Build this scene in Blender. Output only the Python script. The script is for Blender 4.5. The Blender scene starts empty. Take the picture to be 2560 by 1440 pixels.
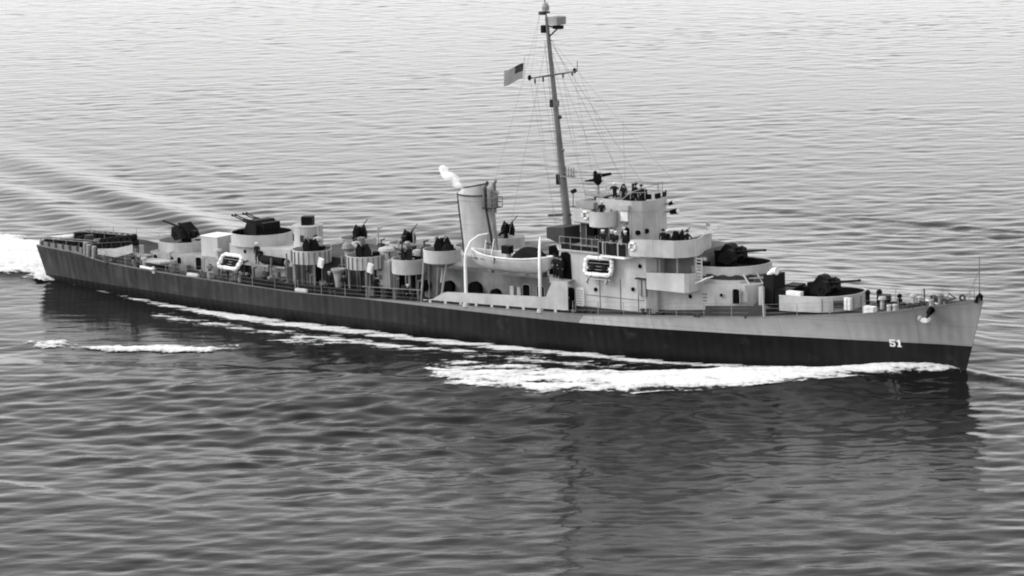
import bpy, math, random
import numpy as np
from mathutils import Vector, Matrix
S = bpy.context.scene
C = S.collection
R = math.radians
rnd = random.Random(7)

# ------------------------------------------------------------------ camera, sky, sun, exposure
cam = bpy.data.objects.new('camera', bpy.data.cameras.new('camera')); C.objects.link(cam); S.camera = cam
cam.data.sensor_width = 36.0
cam.data.lens = 8228.6 / 2560 * 36.0
cam.data.clip_start = 1.0; cam.data.clip_end = 40000.0
YAW, DEP, ROLL = R(37.81), R(10.0), R(1.5)
dv = Vector((-math.sin(YAW)*math.cos(DEP), math.cos(YAW)*math.cos(DEP), -math.sin(DEP)))
rv = Vector((math.cos(YAW), math.sin(YAW), 0)); uv = rv.cross(dv)
r2 = rv*math.cos(ROLL) - uv*math.sin(ROLL); u2 = uv*math.cos(ROLL) + rv*math.sin(ROLL)
CAM = Vector((209.162, -204.467, 48.621))
cam.matrix_world = Matrix(((r2.x, u2.x, -dv.x, CAM.x), (r2.y, u2.y, -dv.y, CAM.y), (r2.z, u2.z, -dv.z, CAM.z), (0, 0, 0, 1)))

TO_SUN = Vector((-0.66, -0.56, 0.58)).normalized()
W = bpy.data.worlds.new('World'); S.world = W; W.use_nodes = True
nt = W.node_tree; nt.nodes.clear()
sky = nt.nodes.new('ShaderNodeTexSky'); sky.sky_type = 'NISHITA'; sky.sun_disc = False
sky.sun_elevation = math.asin(TO_SUN.z); sky.sun_rotation = math.atan2(TO_SUN.x, TO_SUN.y)
sky.air_density = 1.0; sky.dust_density = 8.0; sky.ozone_density = 1.0
bw = nt.nodes.new('ShaderNodeRGBToBW'); bg = nt.nodes.new('ShaderNodeBackground'); wo = nt.nodes.new('ShaderNodeOutputWorld')
bg.inputs['Strength'].default_value = 0.15
nt.links.new(sky.outputs[0], bw.inputs[0])
# thin high overcast over the clear sky: soft cloud sheets, whiter towards the hazy horizon
wt = nt.nodes.new('ShaderNodeTexCoord'); wsx = nt.nodes.new('ShaderNodeSeparateXYZ'); nt.links.new(wt.outputs['Generated'], wsx.inputs[0])
wn1 = nt.nodes.new('ShaderNodeTexNoise'); wn1.inputs['Scale'].default_value = 2.2; wn1.inputs['Detail'].default_value = 5
wmp = nt.nodes.new('ShaderNodeMapping'); wmp.inputs['Scale'].default_value = (1, 1, 2.5); nt.links.new(wt.outputs['Generated'], wmp.inputs[0]); nt.links.new(wmp.outputs[0], wn1.inputs['Vector'])
def wmath(op, p, q):
    n = nt.nodes.new('ShaderNodeMath'); n.operation = op
    for i, v in enumerate((p, q)):
        if isinstance(v, (int, float)): n.inputs[i].default_value = v
        else: nt.links.new(v, n.inputs[i])
    return n.outputs[0]
wr = nt.nodes.new('ShaderNodeValToRGB'); nt.links.new(wsx.outputs[2], wr.inputs[0])
els = wr.color_ramp.elements; els[0].position = 0.0; els[0].color = (1, 1, 1, 1); els[1].position = 1.0; els[1].color = (.38, .38, .38, 1)
for pz, vz in ((.08, .95), (.16, .81), (.25, .58), (.42, .46)):
    ez = els.new(pz); ez.color = (vz, vz, vz, 1)
VEIL = 19.0
cloud = wmath('MULTIPLY', wmath('MULTIPLY', wr.outputs[0], wmath('ADD', wmath('MULTIPLY', wn1.outputs[0], .5), .75)), VEIL)
nt.links.new(wmath('ADD', bw.outputs[0], cloud), bg.inputs['Color']); nt.links.new(bg.outputs[0], wo.inputs[0])
sun = bpy.data.objects.new('sun', bpy.data.lights.new('sun', 'SUN')); C.objects.link(sun)
sun.data.energy = 1.35; sun.data.angle = R(2); sun.data.color = (1, 1, 1)
sun.rotation_euler = (-TO_SUN).to_track_quat('-Z', 'Y').to_euler()
S.view_settings.view_transform = 'Standard'; S.view_settings.look = 'None'
S.view_settings.gamma = 1.0; S.view_settings.use_curve_mapping = False
S.cycles.volume_bounces = 12; S.cycles.filter_width = 2.0
S.view_settings.exposure = -0.6

# ------------------------------------------------------------------ materials
MAT = {}
def new_mat(name):
    m = bpy.data.materials.new(name); m.use_nodes = True; MAT[name] = m
    return m, m.node_tree, m.node_tree.nodes['Principled BSDF']
def nd(t, typ, **kw):
    n = t.nodes.new(typ)
    for k, v in kw.items(): setattr(n, k, v)
    return n
def math_n(t, op, a, b=None):
    n = t.nodes.new('ShaderNodeMath'); n.operation = op
    for i, v in enumerate((a, b)):
        if v is None: continue
        if isinstance(v, (int, float)): n.inputs[i].default_value = v
        else: t.links.new(v, n.inputs[i])
    return n.outputs[0]
def ramp(t, fac, stops):
    n = t.nodes.new('ShaderNodeValToRGB'); e = n.color_ramp.elements
    while len(e) < len(stops): e.new(0.5)
    for i, (p, v) in enumerate(stops): e[i].position = p; e[i].color = (v, v, v, 1)
    t.links.new(fac, n.inputs[0]); return n.outputs[0]
def mixf(t, fac, a, b):
    n = t.nodes.new('ShaderNodeMix'); n.data_type = 'RGBA'
    for s, v in ((n.inputs[0], fac), (n.inputs[6], a), (n.inputs[7], b)):
        if isinstance(v, (int, float)): s.default_value = v if s == n.inputs[0] else (v, v, v, 1)
        else: t.links.new(v, s)
    return n.outputs[2]
def noise(t, scale, detail=4, vec=None, stretch=None):
    tc = t.nodes.new('ShaderNodeNewGeometry')
    v = tc.outputs['Position']
    if stretch:
        mp = t.nodes.new('ShaderNodeMapping'); mp.inputs['Scale'].default_value = stretch
        t.links.new(v, mp.inputs[0]); v = mp.outputs[0]
    n = t.nodes.new('ShaderNodeTexNoise'); n.inputs['Scale'].default_value = scale; n.inputs['Detail'].default_value = detail
    t.links.new(v, n.inputs['Vector']); return n.outputs[0]
def paint(name, v, var=0.12, rough=0.6, streak=0.045):
    m, t, b = new_mat(name)
    n1 = ramp(t, noise(t, 0.9, 6), [(0.3, v*(1-var)), (0.7, v*(1+var*0.6))])
    n2 = ramp(t, noise(t, 1.0, 4, stretch=(2.6, 2.6, 0.16)), [(0.30, 1-2.2*streak), (0.52, 1.0), (0.75, 1+streak*.5)])
    n3 = ramp(t, noise(t, 0.42, 9, stretch=(1, 1, .55)), [(0.36, 0.80), (0.50, 1.0), (0.66, 1.05)])
    n4 = ramp(t, noise(t, 2.3, 5, stretch=(1.6, 1.6, .12)), [(0.22, 0.55), (0.33, 1.0), (1.0, 1.0)])
    def mulc(p, q):
        mx = nd(t, 'ShaderNodeMix'); mx.data_type = 'RGBA'; mx.blend_type = 'MULTIPLY'; mx.inputs[0].default_value = 1
        t.links.new(p, mx.inputs[6]); t.links.new(q, mx.inputs[7]); return mx.outputs[2]
    t.links.new(mulc(mulc(n1, n2), mulc(n3, n4)), b.inputs['Base Color']); b.inputs['Roughness'].default_value = rough; b.inputs['Specular IOR Level'].default_value = 0.4 if v > .3 else (0.2 if v > .03 else 0.06)
    return m
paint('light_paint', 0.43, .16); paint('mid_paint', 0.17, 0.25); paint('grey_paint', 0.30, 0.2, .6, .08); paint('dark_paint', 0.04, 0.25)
paint('black_metal', 0.008, 0.3, 0.5); paint('deck_paint', 0.035, 0.3, 0.7); paint('white_paint', 0.8, 0.08, 0.6, 0.06)
paint('gun_metal', 0.013, 0.3, 0.6); paint('canvas_dark', 0.015, 0.35, 0.9); paint('opening_dark', 0.003, 0.2, 0.8); paint('skin', 0.35, 0.1); paint('dark_cloth', 0.018, 0.3, 0.9)
paint('pale_cloth', 0.78, 0.05, 0.9); paint('mast_paint', 0.16, 0.25); paint('flag_dark', 0.004, 0.1, 0.8); paint('flag_grey', 0.11, 0.1, 0.8)
paint('flag_pale', 0.27, 0.1, 0.8); paint('wire', 0.22, 0.2); paint('glass', 0.02, 0.1, 0.1)

# camouflaged hull paint: black/dark bands painted below a level line, light grey above it forward, with flare shade painted in at the bow
m, t, b = new_mat('hull_paint')
g = nd(t, 'ShaderNodeNewGeometry'); sx = nd(t, 'ShaderNodeSeparateXYZ'); t.links.new(g.outputs['Position'], sx.inputs[0])
X, Z = sx.outputs[0], sx.outputs[2]
line = math_n(t, 'ADD', math_n(t, 'MULTIPLY', math_n(t, 'MAXIMUM', math_n(t, 'SUBTRACT', X, 60.0), 0.0), 0.0105), 2.02)
above = math_n(t, 'GREATER_THAN', Z, line)
diag = math_n(t, 'GREATER_THAN', math_n(t, 'SUBTRACT', X, math_n(t, 'MULTIPLY', math_n(t, 'SUBTRACT', Z, 2.0), 0.9)), 61.0)
ahead = math_n(t, 'GREATER_THAN', X, 39.0)
darkv = ramp(t, math_n(t, 'MULTIPLY', X, 1/93.0), [(0.0, 0.046), (0.30, 0.034), (0.45, 0.020), (0.53, 0.009), (1.0, 0.007)])
mot = ramp(t, noise(t, 0.55, 7), [(0.3, 0.72), (0.55, 1.0), (0.72, 1.3)])
stk = ramp(t, noise(t, 1.0, 5, stretch=(1.9, 1.9, 0.13)), [(0.28, 0.72), (0.5, 1.0), (0.70, 1.42)])
def mul(a, c):
    n = nd(t, 'ShaderNodeMix'); n.data_type = 'RGBA'; n.blend_type = 'MULTIPLY'; n.inputs[0].default_value = 1
    t.links.new(a, n.inputs[6]); t.links.new(c, n.inputs[7]); return n.outputs[2]
dark = mul(mul(darkv, mot), stk)
boot = math_n(t, 'LESS_THAN', Z, 0.38)
dark = mixf(t, boot, dark, 0.007)
mott2 = ramp(t, noise(t, 0.8, 7), [(0.3, 0.9), (0.7, 1.06)])
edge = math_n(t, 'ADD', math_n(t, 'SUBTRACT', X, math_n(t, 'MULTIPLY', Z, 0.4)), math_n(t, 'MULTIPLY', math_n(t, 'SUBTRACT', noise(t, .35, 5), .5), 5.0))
bow_shade = ramp(t, math_n(t, 'MULTIPLY', edge, 1/100.0), [(0.0, 0.47), (0.765, 0.47), (0.86, 0.26), (1.0, 0.24)])  # light grey darkens forward: shade of the bow flare painted into the colour
upper = mixf(t, diag, 0.23, bow_shade)
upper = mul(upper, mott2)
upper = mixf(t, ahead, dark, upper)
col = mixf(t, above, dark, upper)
seam = math_n(t, 'ADD', math_n(t, 'LESS_THAN', math_n(t, 'FRACT', math_n(t, 'MULTIPLY', X, 1/5.2)), 0.012), math_n(t, 'LESS_THAN', math_n(t, 'FRACT', math_n(t, 'MULTIPLY', math_n(t, 'ADD', Z, .3), 1/1.35)), 0.03))
col = mixf(t, math_n(t, 'MULTIPLY', seam, .22), col, 0.01)
scuff = ramp(t, noise(t, 1.2, 8, stretch=(.8, .8, .8)), [(0.62, 0.0), (0.78, 0.22)])
col = mixf(t, math_n(t, 'MULTIPLY', scuff, math_n(t, 'GREATER_THAN', Z, .5)), col, 0.13)
fr = math_n(t, 'MULTIPLY', math_n(t, 'SINE', math_n(t, 'MULTIPLY', X, 8.2)), math_n(t, 'SUBTRACT', noise(t, .5, 3), .2))
hbp = nd(t, 'ShaderNodeBump'); hbp.inputs['Strength'].default_value = 1.0; hbp.inputs['Distance'].default_value = 0.035
t.links.new(fr, hbp.inputs['Height']); t.links.new(hbp.outputs[0], b.inputs['Normal'])
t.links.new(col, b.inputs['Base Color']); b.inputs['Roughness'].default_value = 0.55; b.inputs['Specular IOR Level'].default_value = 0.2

# sea water
m, t, b = new_mat('sea_water')
b.inputs['Base Color'].default_value = (0.008, 0.008, 0.008, 1); b.inputs['Roughness'].default_value = 0.06; b.inputs['IOR'].default_value = 1.12
g = nd(t, 'ShaderNodeNewGeometry'); mp = nd(t, 'ShaderNodeMapping'); mp.vector_type = 'POINT'
mp.inputs['Rotation'].default_value = (0, 0, -YAW)
t.links.new(g.outputs['Position'], mp.inputs[0])
mp2 = nd(t, 'ShaderNodeMapping'); mp2.inputs['Scale'].default_value = (0.45, 1.0, 1.0); t.links.new(mp.outputs[0], mp2.inputs[0])
def wn(sc, det, rough=0.55):
    n = nd(t, 'ShaderNodeTexNoise'); n.inputs['Scale'].default_value = sc; n.inputs['Detail'].default_value = det; n.inputs['Roughness'].default_value = rough
    t.links.new(mp2.outputs[0], n.inputs['Vector']); return n.outputs[0]
h = math_n(t, 'ADD', math_n(t, 'MULTIPLY', wn(0.55, 3), 0.045), math_n(t, 'MULTIPLY', wn(1.9, 4, .6), 0.017))
bp = nd(t, 'ShaderNodeBump'); bp.inputs['Strength'].default_value = 1.0; bp.inputs['Distance'].default_value = 1.0
t.links.new(h, bp.inputs['Height']); t.links.new(bp.outputs[0], b.inputs['Normal'])

m, t, b = new_mat('foam')
fa = nd(t, 'ShaderNodeAttribute'); fa.attribute_name = 'dens'
lace = noise(t, 2.6, 8)
dd = math_n(t, 'ADD', fa.outputs['Fac'], math_n(t, 'MULTIPLY', math_n(t, 'SUBTRACT', lace, .5), .9))
t.links.new(ramp(t, dd, [(0.0, 0.30), (0.28, 0.50), (0.75, 0.74)]), b.inputs['Base Color']); b.inputs['Roughness'].default_value = 0.9; b.inputs['Specular IOR Level'].default_value = 0.1
bp = nd(t, 'ShaderNodeBump'); bp.inputs['Strength'].default_value = 0.7; bp.inputs['Distance'].default_value = 0.3
t.links.new(noise(t, 2.2, 6), bp.inputs['Height']); t.links.new(bp.outputs[0], b.inputs['Normal'])
tr = nd(t, 'ShaderNodeBsdfTransparent'); mxs = nd(t, 'ShaderNodeMixShader'); out = t.nodes['Material Output']
t.links.new(ramp(t, dd, [(0.02, 0.0), (0.30, 1.0)]), mxs.inputs[0]); t.links.new(tr.outputs[0], mxs.inputs[1]); t.links.new(b.outputs[0], mxs.inputs[2]); t.links.new(mxs.outputs[0], out.inputs['Surface'])

m, t, b = new_mat('steam')
t.nodes.remove(b); out = t.nodes['Material Output']
pv = nd(t, 'ShaderNodeVolumePrincipled'); pv.inputs['Color'].default_value = (1, 1, 1, 1)
nz = ramp(t, noise(t, 2.6, 6), [(0.34, 0.0), (0.64, 8.0)])
t.links.new(nz, pv.inputs['Density']); t.links.new(pv.outputs[0], out.inputs['Volume'])

# ------------------------------------------------------------------ mesh helpers
class MB:
    def __init__(s): s.v = []; s.f = []; s.m = []; s.mi = 0
    def add(s, vs, fs):
        o = len(s.v); s.v += [tuple(v) for v in vs]; s.f += [tuple(i+o for i in f) for f in fs]; s.m += [s.mi]*len(fs); return s
    def box(s, x0, x1, y0, y1, z0, z1):
        vs = [(x, y, z) for z in (z0, z1) for y in (y0, y1) for x in (x0, x1)]
        return s.add(vs, [(0, 2, 3, 1), (4, 5, 7, 6), (0, 1, 5, 4), (2, 6, 7, 3), (0, 4, 6, 2), (1, 3, 7, 5)])
    def obox(s, c, sz, rz=0, ry=0, rx=0):
        M = Matrix.Translation(c) @ Matrix.Rotation(rz, 4, 'Z') @ Matrix.Rotation(ry, 4, 'Y') @ Matrix.Rotation(rx, 4, 'X')
        vs = [M @ Vector((x*sz[0]/2, y*sz[1]/2, z*sz[2]/2)) for z in (-1, 1) for y in (-1, 1) for x in (-1, 1)]
        return s.add(vs, [(0, 2, 3, 1), (4, 5, 7, 6), (0, 1, 5, 4), (2, 6, 7, 3), (0, 4, 6, 2), (1, 3, 7, 5)])
    def cyl(s, p0, p1, r0, r1=None, n=10, caps=True):
        r1 = r0 if r1 is None else r1
        p0, p1 = Vector(p0), Vector(p1); d = (p1-p0).normalized()
        a = d.orthogonal().normalized(); bb = d.cross(a)
        vs = [p + (a*math.cos(2*math.pi*i/n) + bb*math.sin(2*math.pi*i/n))*r for p, r in ((p0, r0), (p1, r1)) for i in range(n)]
        fs = [(i, (i+1) % n, n+(i+1) % n, n+i) for i in range(n)]
        if caps: fs += [tuple(range(n-1, -1, -1)), tuple(range(n, 2*n))]
        return s.add(vs, fs)
    def tube(s, pts, r, n=8, closed=False, rs=None):
        P = [Vector(p) for p in pts]; k = len(P); vs = []; prev = None
        for i, p in enumerate(P):
            if closed: d = (P[(i+1) % k]-P[i-1]).normalized()
            else: d = (P[min(i+1, k-1)]-P[max(i-1, 0)]).normalized()
            a = d.orthogonal().normalized() if prev is None else (prev - d*prev.dot(d)).normalized()
            prev = a; bb = d.cross(a); rr = rs[i] if rs else r
            vs += [p + (a*math.cos(2*math.pi*j/n) + bb*math.sin(2*math.pi*j/n))*rr for j in range(n)]
        fs = [(i*n+j, i*n+(j+1) % n, ((i+1) % k)*n+(j+1) % n, ((i+1) % k)*n+j) for i in range(k if closed else k-1) for j in range(n)]
        if not closed: fs += [tuple(range(n-1, -1, -1)), tuple((k-1)*n+j for j in range(n))]
        return s.add(vs, fs)
    def prism(s, poly, z0, z1, f=None):          # polygon in XY, extruded up (f: lets z1 vary)
        n = len(poly)
        zz0 = z0 if isinstance(z0, (list, tuple)) else [z0]*n; zz1 = z1 if isinstance(z1, (list, tuple)) else [z1]*n
        vs = [(x, y, zz0[i]) for i, (x, y) in enumerate(poly)] + [(x, y, zz1[i]) for i, (x, y) in enumerate(poly)]
        fs = [(i, (i+1) % n, n+(i+1) % n, n+i) for i in range(n)] + [tuple(range(n-1, -1, -1)), tuple(range(n, 2*n))]
        return s.add(vs, fs)
    def side(s, poly, y0, y1):                   # polygon in XZ, extruded along Y
        n = len(poly)
        vs = [(x, y0, z) for x, z in poly] + [(x, y1, z) for x, z in poly]
        return s.add(vs, [(i, (i+1) % n, n+(i+1) % n, n+i) for i in range(n)] + [tuple(range(n-1, -1, -1)), tuple(range(n, 2*n))])
    def wall(s, pts, z0, z1, th=0.07, closed=False):
        k = len(pts); P = [Vector((x, y)) for x, y in pts]; z0 = z0 if isinstance(z0, (list, tuple)) else [z0]*k; z1 = z1 if isinstance(z1, (list, tuple)) else [z1]*k
        o, inn = [], []
        for i in range(k):
            d = (P[(i+1) % k]-P[i-1]) if closed else (P[min(i+1, k-1)]-P[max(i-1, 0)])
            n = Vector((d.y, -d.x)).normalized()*th/2; o.append(P[i]+n); inn.append(P[i]-n)
        vs = []
        for i in range(k): vs += [(o[i].x, o[i].y, z0[i]), (o[i].x, o[i].y, z1[i]), (inn[i].x, inn[i].y, z1[i]), (inn[i].x, inn[i].y, z0[i])]
        fs = []
        for i in range(k if closed else k-1):
            a, bq = 4*i, 4*((i+1) % k)
            fs += [(a+j, bq+j, bq+(j+1) % 4, a+(j+1) % 4) for j in range(4)]
        if not closed: fs += [(0, 1, 2, 3), (4*k-1, 4*k-2, 4*k-3, 4*k-4)]
        return s.add(vs, fs)
    def sphere(s, c, r, n=10, k=6, sc=(1, 1, 1), half=False):
        vs = []; lim = 0.5 if half else 1.0
        for i in range(k+1):
            th = math.pi*lim*i/k
            vs += [(c[0]+r*sc[0]*math.sin(th)*math.cos(2*math.pi*j/n), c[1]+r*sc[1]*math.sin(th)*math.sin(2*math.pi*j/n), c[2]+r*sc[2]*math.cos(th)) for j in range(n)]
        return s.add(vs, [(i*n+j, (i+1)*n+j, (i+1)*n+(j+1) % n, i*n+(j+1) % n) for i in range(k) for j in range(n)])
    def lathe(s, c, prof, n=16):                 # prof: (r, z)
        vs = [(c[0]+r*math.cos(2*math.pi*j/n), c[1]+r*math.sin(2*math.pi*j/n), c[2]+z) for r, z in prof for j in range(n)]; k = len(prof)
        return s.add(vs, [(i*n+j, i*n+(j+1) % n, (i+1)*n+(j+1) % n, (i+1)*n+j) for i in range(k-1) for j in range(n)] + [tuple(range(n-1, -1, -1)), tuple((k-1)*n+j for j in range(n))])
    def mesh(s, name, mats):
        me = bpy.data.meshes.new(name); me.from_pydata(s.v, [], s.f)
        for mm in (mats if isinstance(mats, (list, tuple)) else [mats]): me.materials.append(MAT[mm])
        if any(s.m): me.polygons.foreach_set('material_index', s.m)
        me.update()
        import bmesh
        bm = bmesh.new(); bm.from_mesh(me); bmesh.ops.recalc_face_normals(bm, faces=bm.faces); bm.to_mesh(me); bm.free()
        return me
    def build(s, name, mat, parent=None, label=None, smooth=False, loc=None, rz=0):
        o = bpy.data.objects.new(name, s.mesh(name, mat)); C.objects.link(o)
        if parent is not None: o.parent = parent
        if loc: o.location = loc
        if rz: o.rotation_euler.z = rz
        if label: o['label'] = label
        if smooth:
            for p in o.data.polygons: p.use_smooth = True
            try: o.data.set_sharp_from_angle(angle=R(35))
            except Exception: pass
        return o
def share(o, name, parent, loc, rz=None):
    c = o.copy(); c.name = name; C.objects.link(c); c.parent = parent; c.location = loc
    if rz is not None: c.rotation_euler.z = rz
    return c
def copy_tree(o, parent, loc, rz=None):
    c = o.copy(); C.objects.link(c); c.parent = parent; c.location = loc
    if rz is not None: c.rotation_euler.z = rz
    def rec(a, b2):
        for ch in list(a.children):
            d = ch.copy(); C.objects.link(d); d.parent = b2; rec(ch, d)
    rec(o, c); return c
def tag(o, label, cat=None, group=None, kind=None):
    if label: o['label'] = label
    if cat: o['category'] = cat
    if group: o['group'] = group
    if kind: o['kind'] = kind
    return o
def empty(name, loc=(0, 0, 0), rz=0):
    o = bpy.data.objects.new(name, None); C.objects.link(o); o.location = loc; o.rotation_euler.z = rz; o.empty_display_size = 0.3; return o
def circ(cx, cy, r, a0=0, a1=360, n=24, ry=None):
    ry = r if ry is None else ry
    cnt = n if abs(a1-a0) >= 360 else n+1
    return [(cx+r*math.cos(R(a0+(a1-a0)*i/n)), cy+ry*math.sin(R(a0+(a1-a0)*i/n))) for i in range(cnt)]

# numpy noise
def hash2(ix, iy, seed):
    n = (ix.astype(np.int64)*374761393 + iy.astype(np.int64)*668265263 + seed*1442695041) & 0x7fffffff
    n = ((n ^ (n >> 13))*1274126177) & 0x7fffffff
    return ((n ^ (n >> 16)) & 0xffff)/65535.0
def vnoise(x, y, seed=0):
    ix, iy = np.floor(x), np.floor(y); fx, fy = x-ix, y-iy
    fx = fx*fx*fx*(fx*(fx*6-15)+10); fy = fy*fy*fy*(fy*(fy*6-15)+10)
    a, b2, c, d = hash2(ix, iy, seed), hash2(ix+1, iy, seed), hash2(ix, iy+1, seed), hash2(ix+1, iy+1, seed)
    return a+(b2-a)*fx+(c-a)*fy+(a-b2-c+d)*fx*fy
def fbm(x, y, oct=4, seed=0, gain=0.5):
    s, a, tot = 0, 1.0, 0
    for o in range(oct):
        s = s+a*vnoise(x*2**o+17.3*o, y*2**o-9.1*o, seed+o); tot += a; a *= gain
    return s/tot

# ------------------------------------------------------------------ ship form
DX = [0, 6, 9, 14, 26, 32, 38, 46, 52, 61.5, 66.7, 72, 77, 80, 84.6, 87.5, 89, 91.7, 93.3]
DZ = [2.95, 2.8, 2.4, 2.2, 1.98, 1.88, 1.97, 2.28, 2.43, 2.72, 3.07, 3.40, 3.72, 4.0, 4.42, 4.8, 5.1, 5.55, 5.78]
HX = [0, 5, 10, 20, 30, 45, 60, 68, 75, 80, 85, 90, 92.3, 93.3]; HY = [3.3, 4.0, 4.5, 5.2, 5.5, 5.64, 5.6, 5.2, 4.4, 3.6, 2.6, 1.2, 0.45, 0.06]
WX = [0, .8, 10, 20, 30, 45, 55, 65, 75, 82, 88, 91, 93.3]; WY = [2.9, 3.0, 4.2, 5.0, 5.4, 5.6, 5.5, 4.7, 3.2, 1.9, .8, .22, .05]
def zd(x): return float(np.interp(x, DX, DZ))
def hb(x): return float(np.interp(x, HX, HY))
def xstem(z): return 91.75 + 1.55*max(0.0, z)/5.78 if z >= 0 else 91.75 + 0.6*z
def xtran(z): return 0.75 - 0.75*max(-0.5, z)/2.95
def hull_pt(u, t):
    # u 0..1 along the ship, t -0.35..1 from under water to the deck edge
    x = 93.3*u; d = zd(x); z = t*d if t >= 0 else t*5
    w = float(np.interp(x, WX, WY)); k = hb(x)
    y = w+(k-w)*(max(t, 0)**float(np.interp(x, [65, 84], [1.25, 2.4]))) if t >= 0 else w*(1+0.5*t)
    xa = xtran(z)*(1-u) + u*0
    xx = xtran(z) + u*(xstem(z)-xtran(z))
    return xx, y, z
def hull_y(x, z):
    u = (x-xtran(z))/(xstem(z)-xtran(z)); d = zd(93.3*u); return hull_pt(u, z/d)[1]

# ------------------------------------------------------------------ the sea
fw = np.array([-math.sin(YAW), math.cos(YAW)]); rt = np.array([math.cos(YAW), math.sin(YAW)]); c0 = np.array([CAM.x, CAM.y])
rs = np.random.RandomState(11)
NW = 110
lam = np.exp(rs.normal(math.log(2.1), 0.55, NW)); lam[:8] = rs.uniform(6, 11, 8); lam = np.clip(lam, 0.95, 12)
ang = rs.normal(0, 0.55, NW) + 0.08
kk = 2*np.pi/lam; amp = 0.0082/kk*np.where(lam > 6, .55, 1.0); ph = rs.uniform(0, 6.28, NW)
dirs = np.stack([np.cos(ang)[:, None]*fw + np.sin(ang)[:, None]*rt], 0)[0]
def wind(x, y):
    z = np.zeros_like(x)
    pu = (x-c0[0])*rt[0]+(y-c0[1])*rt[1]; pv = (x-c0[0])*fw[0]+(y-c0[1])*fw[1]
    patch = (0.10+1.75*fbm(pu/55, pv/38, 4, 5))*(0.98-0.60*np.clip((pv-215)/140, 0, 1))
    for i in range(NW): z += amp[i]*np.sin(kk[i]*(dirs[i, 0]*x+dirs[i, 1]*y)+ph[i])
    z = z+0.6*z*np.abs(z)/0.10
    return z*patch
def polydist(x, y, pts):
    best = np.full_like(x, 1e9); par = np.zeros_like(x); sgn = np.zeros_like(x); L = 0
    for (ax, ay), (bx, by) in zip(pts[:-1], pts[1:]):
        dx, dy = bx-ax, by-ay; l = math.hypot(dx, dy)
        tt = np.clip(((x-ax)*dx+(y-ay)*dy)/l**2, 0, 1)
        ex, ey = x-ax-tt*dx, y-ay-tt*dy; d = np.hypot(ex, ey); mk = d < best
        best = np.where(mk, d, best); par = np.where(mk, L+tt*l, par); sgn = np.where(mk, np.sign(dx*ey-dy*ex), sgn); L += l
    return best, par/L, sgn
CREST = [(91.6, -0.2), (88.5, -1.0), (85, -3.6), (81.5, -7.2), (77.5, -10.6), (72.5, -14.4), (67, -17.6), (61, -20.2), (52, -24.5), (42, -28.5), (30, -33), (5, -42)]
STERN1 = [(14, 15.5), (-3, 24.2), (-12, 28.6), (-26, 35.2), (-60, 52), (-120, 80)]
STERN2 = [(0, 10.5), (-14, 18.5), (-29, 27.3), (-45, 35), (-90, 57), (-150, 86)]
HW = ([-30, 0, 4, 15, 30, 45, 60, 70, 78, 83, 86, 89, 92, 95], [0, -0.05, -.15, -.5, -.65, -.55, -.38, -.42, -.2, .2, .5, .55, .3, .05])
def ridge(x, y, pts, hs, w0, w1, asym=1.0):
    d, s, sg = polydist(x, y, pts)
    hgt = np.interp(s, [h[0] for h in hs], [h[1] for h in hs]); w = w0+(w1-w0)*s
    w = np.where(sg > 0, w*asym, w)
    e = hgt*np.exp(-(d/w)**2) - 0.22*hgt*np.exp(-((d-2.1*w)/w)**2)
    return e
def sea(x, y):
    z = wind(x, y)
    ay = np.abs(y); hbw = np.interp(x, WX, WY, left=2.0, right=0.0)
    dist = np.maximum(ay-hbw, 0) + np.where(x < 0, -x*0.3, 0)
    near = (x > -40) & (x < 110)
    z = z*np.where(near, 1-0.4*np.exp(-(dist/3)**2), 1)
    z = z+np.where(near, np.interp(x, *HW)*np.exp(-(dist/np.interp(x, [60, 80, 90], [7, 2.5, 1.0]))**2), 0)
    bx = (x > -60) & (x < 100) & (ay < 60)
    xs, ys = x[bx], y[bx]
    if xs.size:
        hs = [(0, .15), (.06, .5), (.12, .85), (.22, .95), (.4, .85), (.6, .5), (1, 0)]
        z[bx] += ridge(xs, ys, CREST, hs, 1.0, 3.4, 5.6) + ridge(xs, -ys, CREST, hs, 1.0, 3.4, 5.6)
    bx = (x < 30) & (x > -170) & (ay < 110)
    xs, ys = x[bx], y[bx]
    if xs.size:
        h1 = [(0, 0), (.10, .40), (.2, .42), (.5, .22), (1, 0)]
        for sg in (1, -1):
            sc = 1 if sg > 0 else 0.35
            z[bx] += sc*ridge(xs, sg*ys, STERN1, h1, 1.8, 5.0, 0.8) + sc*0.55*ridge(xs, sg*ys, STERN2, h1, 1.8, 5.0, 0.8)
    wk = (x < 4) & (x > -80) & (ay < 14)
    xs, ys = x[wk], y[wk]
    if xs.size:
        wdt = 3.4+0.16*np.maximum(-xs, 0)
        z[wk] += np.where(xs < 1.5, 1, 0)*(0.55*np.exp(-((xs+6)/7)**2)*np.exp(-(ys/wdt)**4) + 0.22*(fbm(xs*.7, ys*.7, 4, 3)-.5)*np.exp(-(ys/wdt)**4))
    return z
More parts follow.
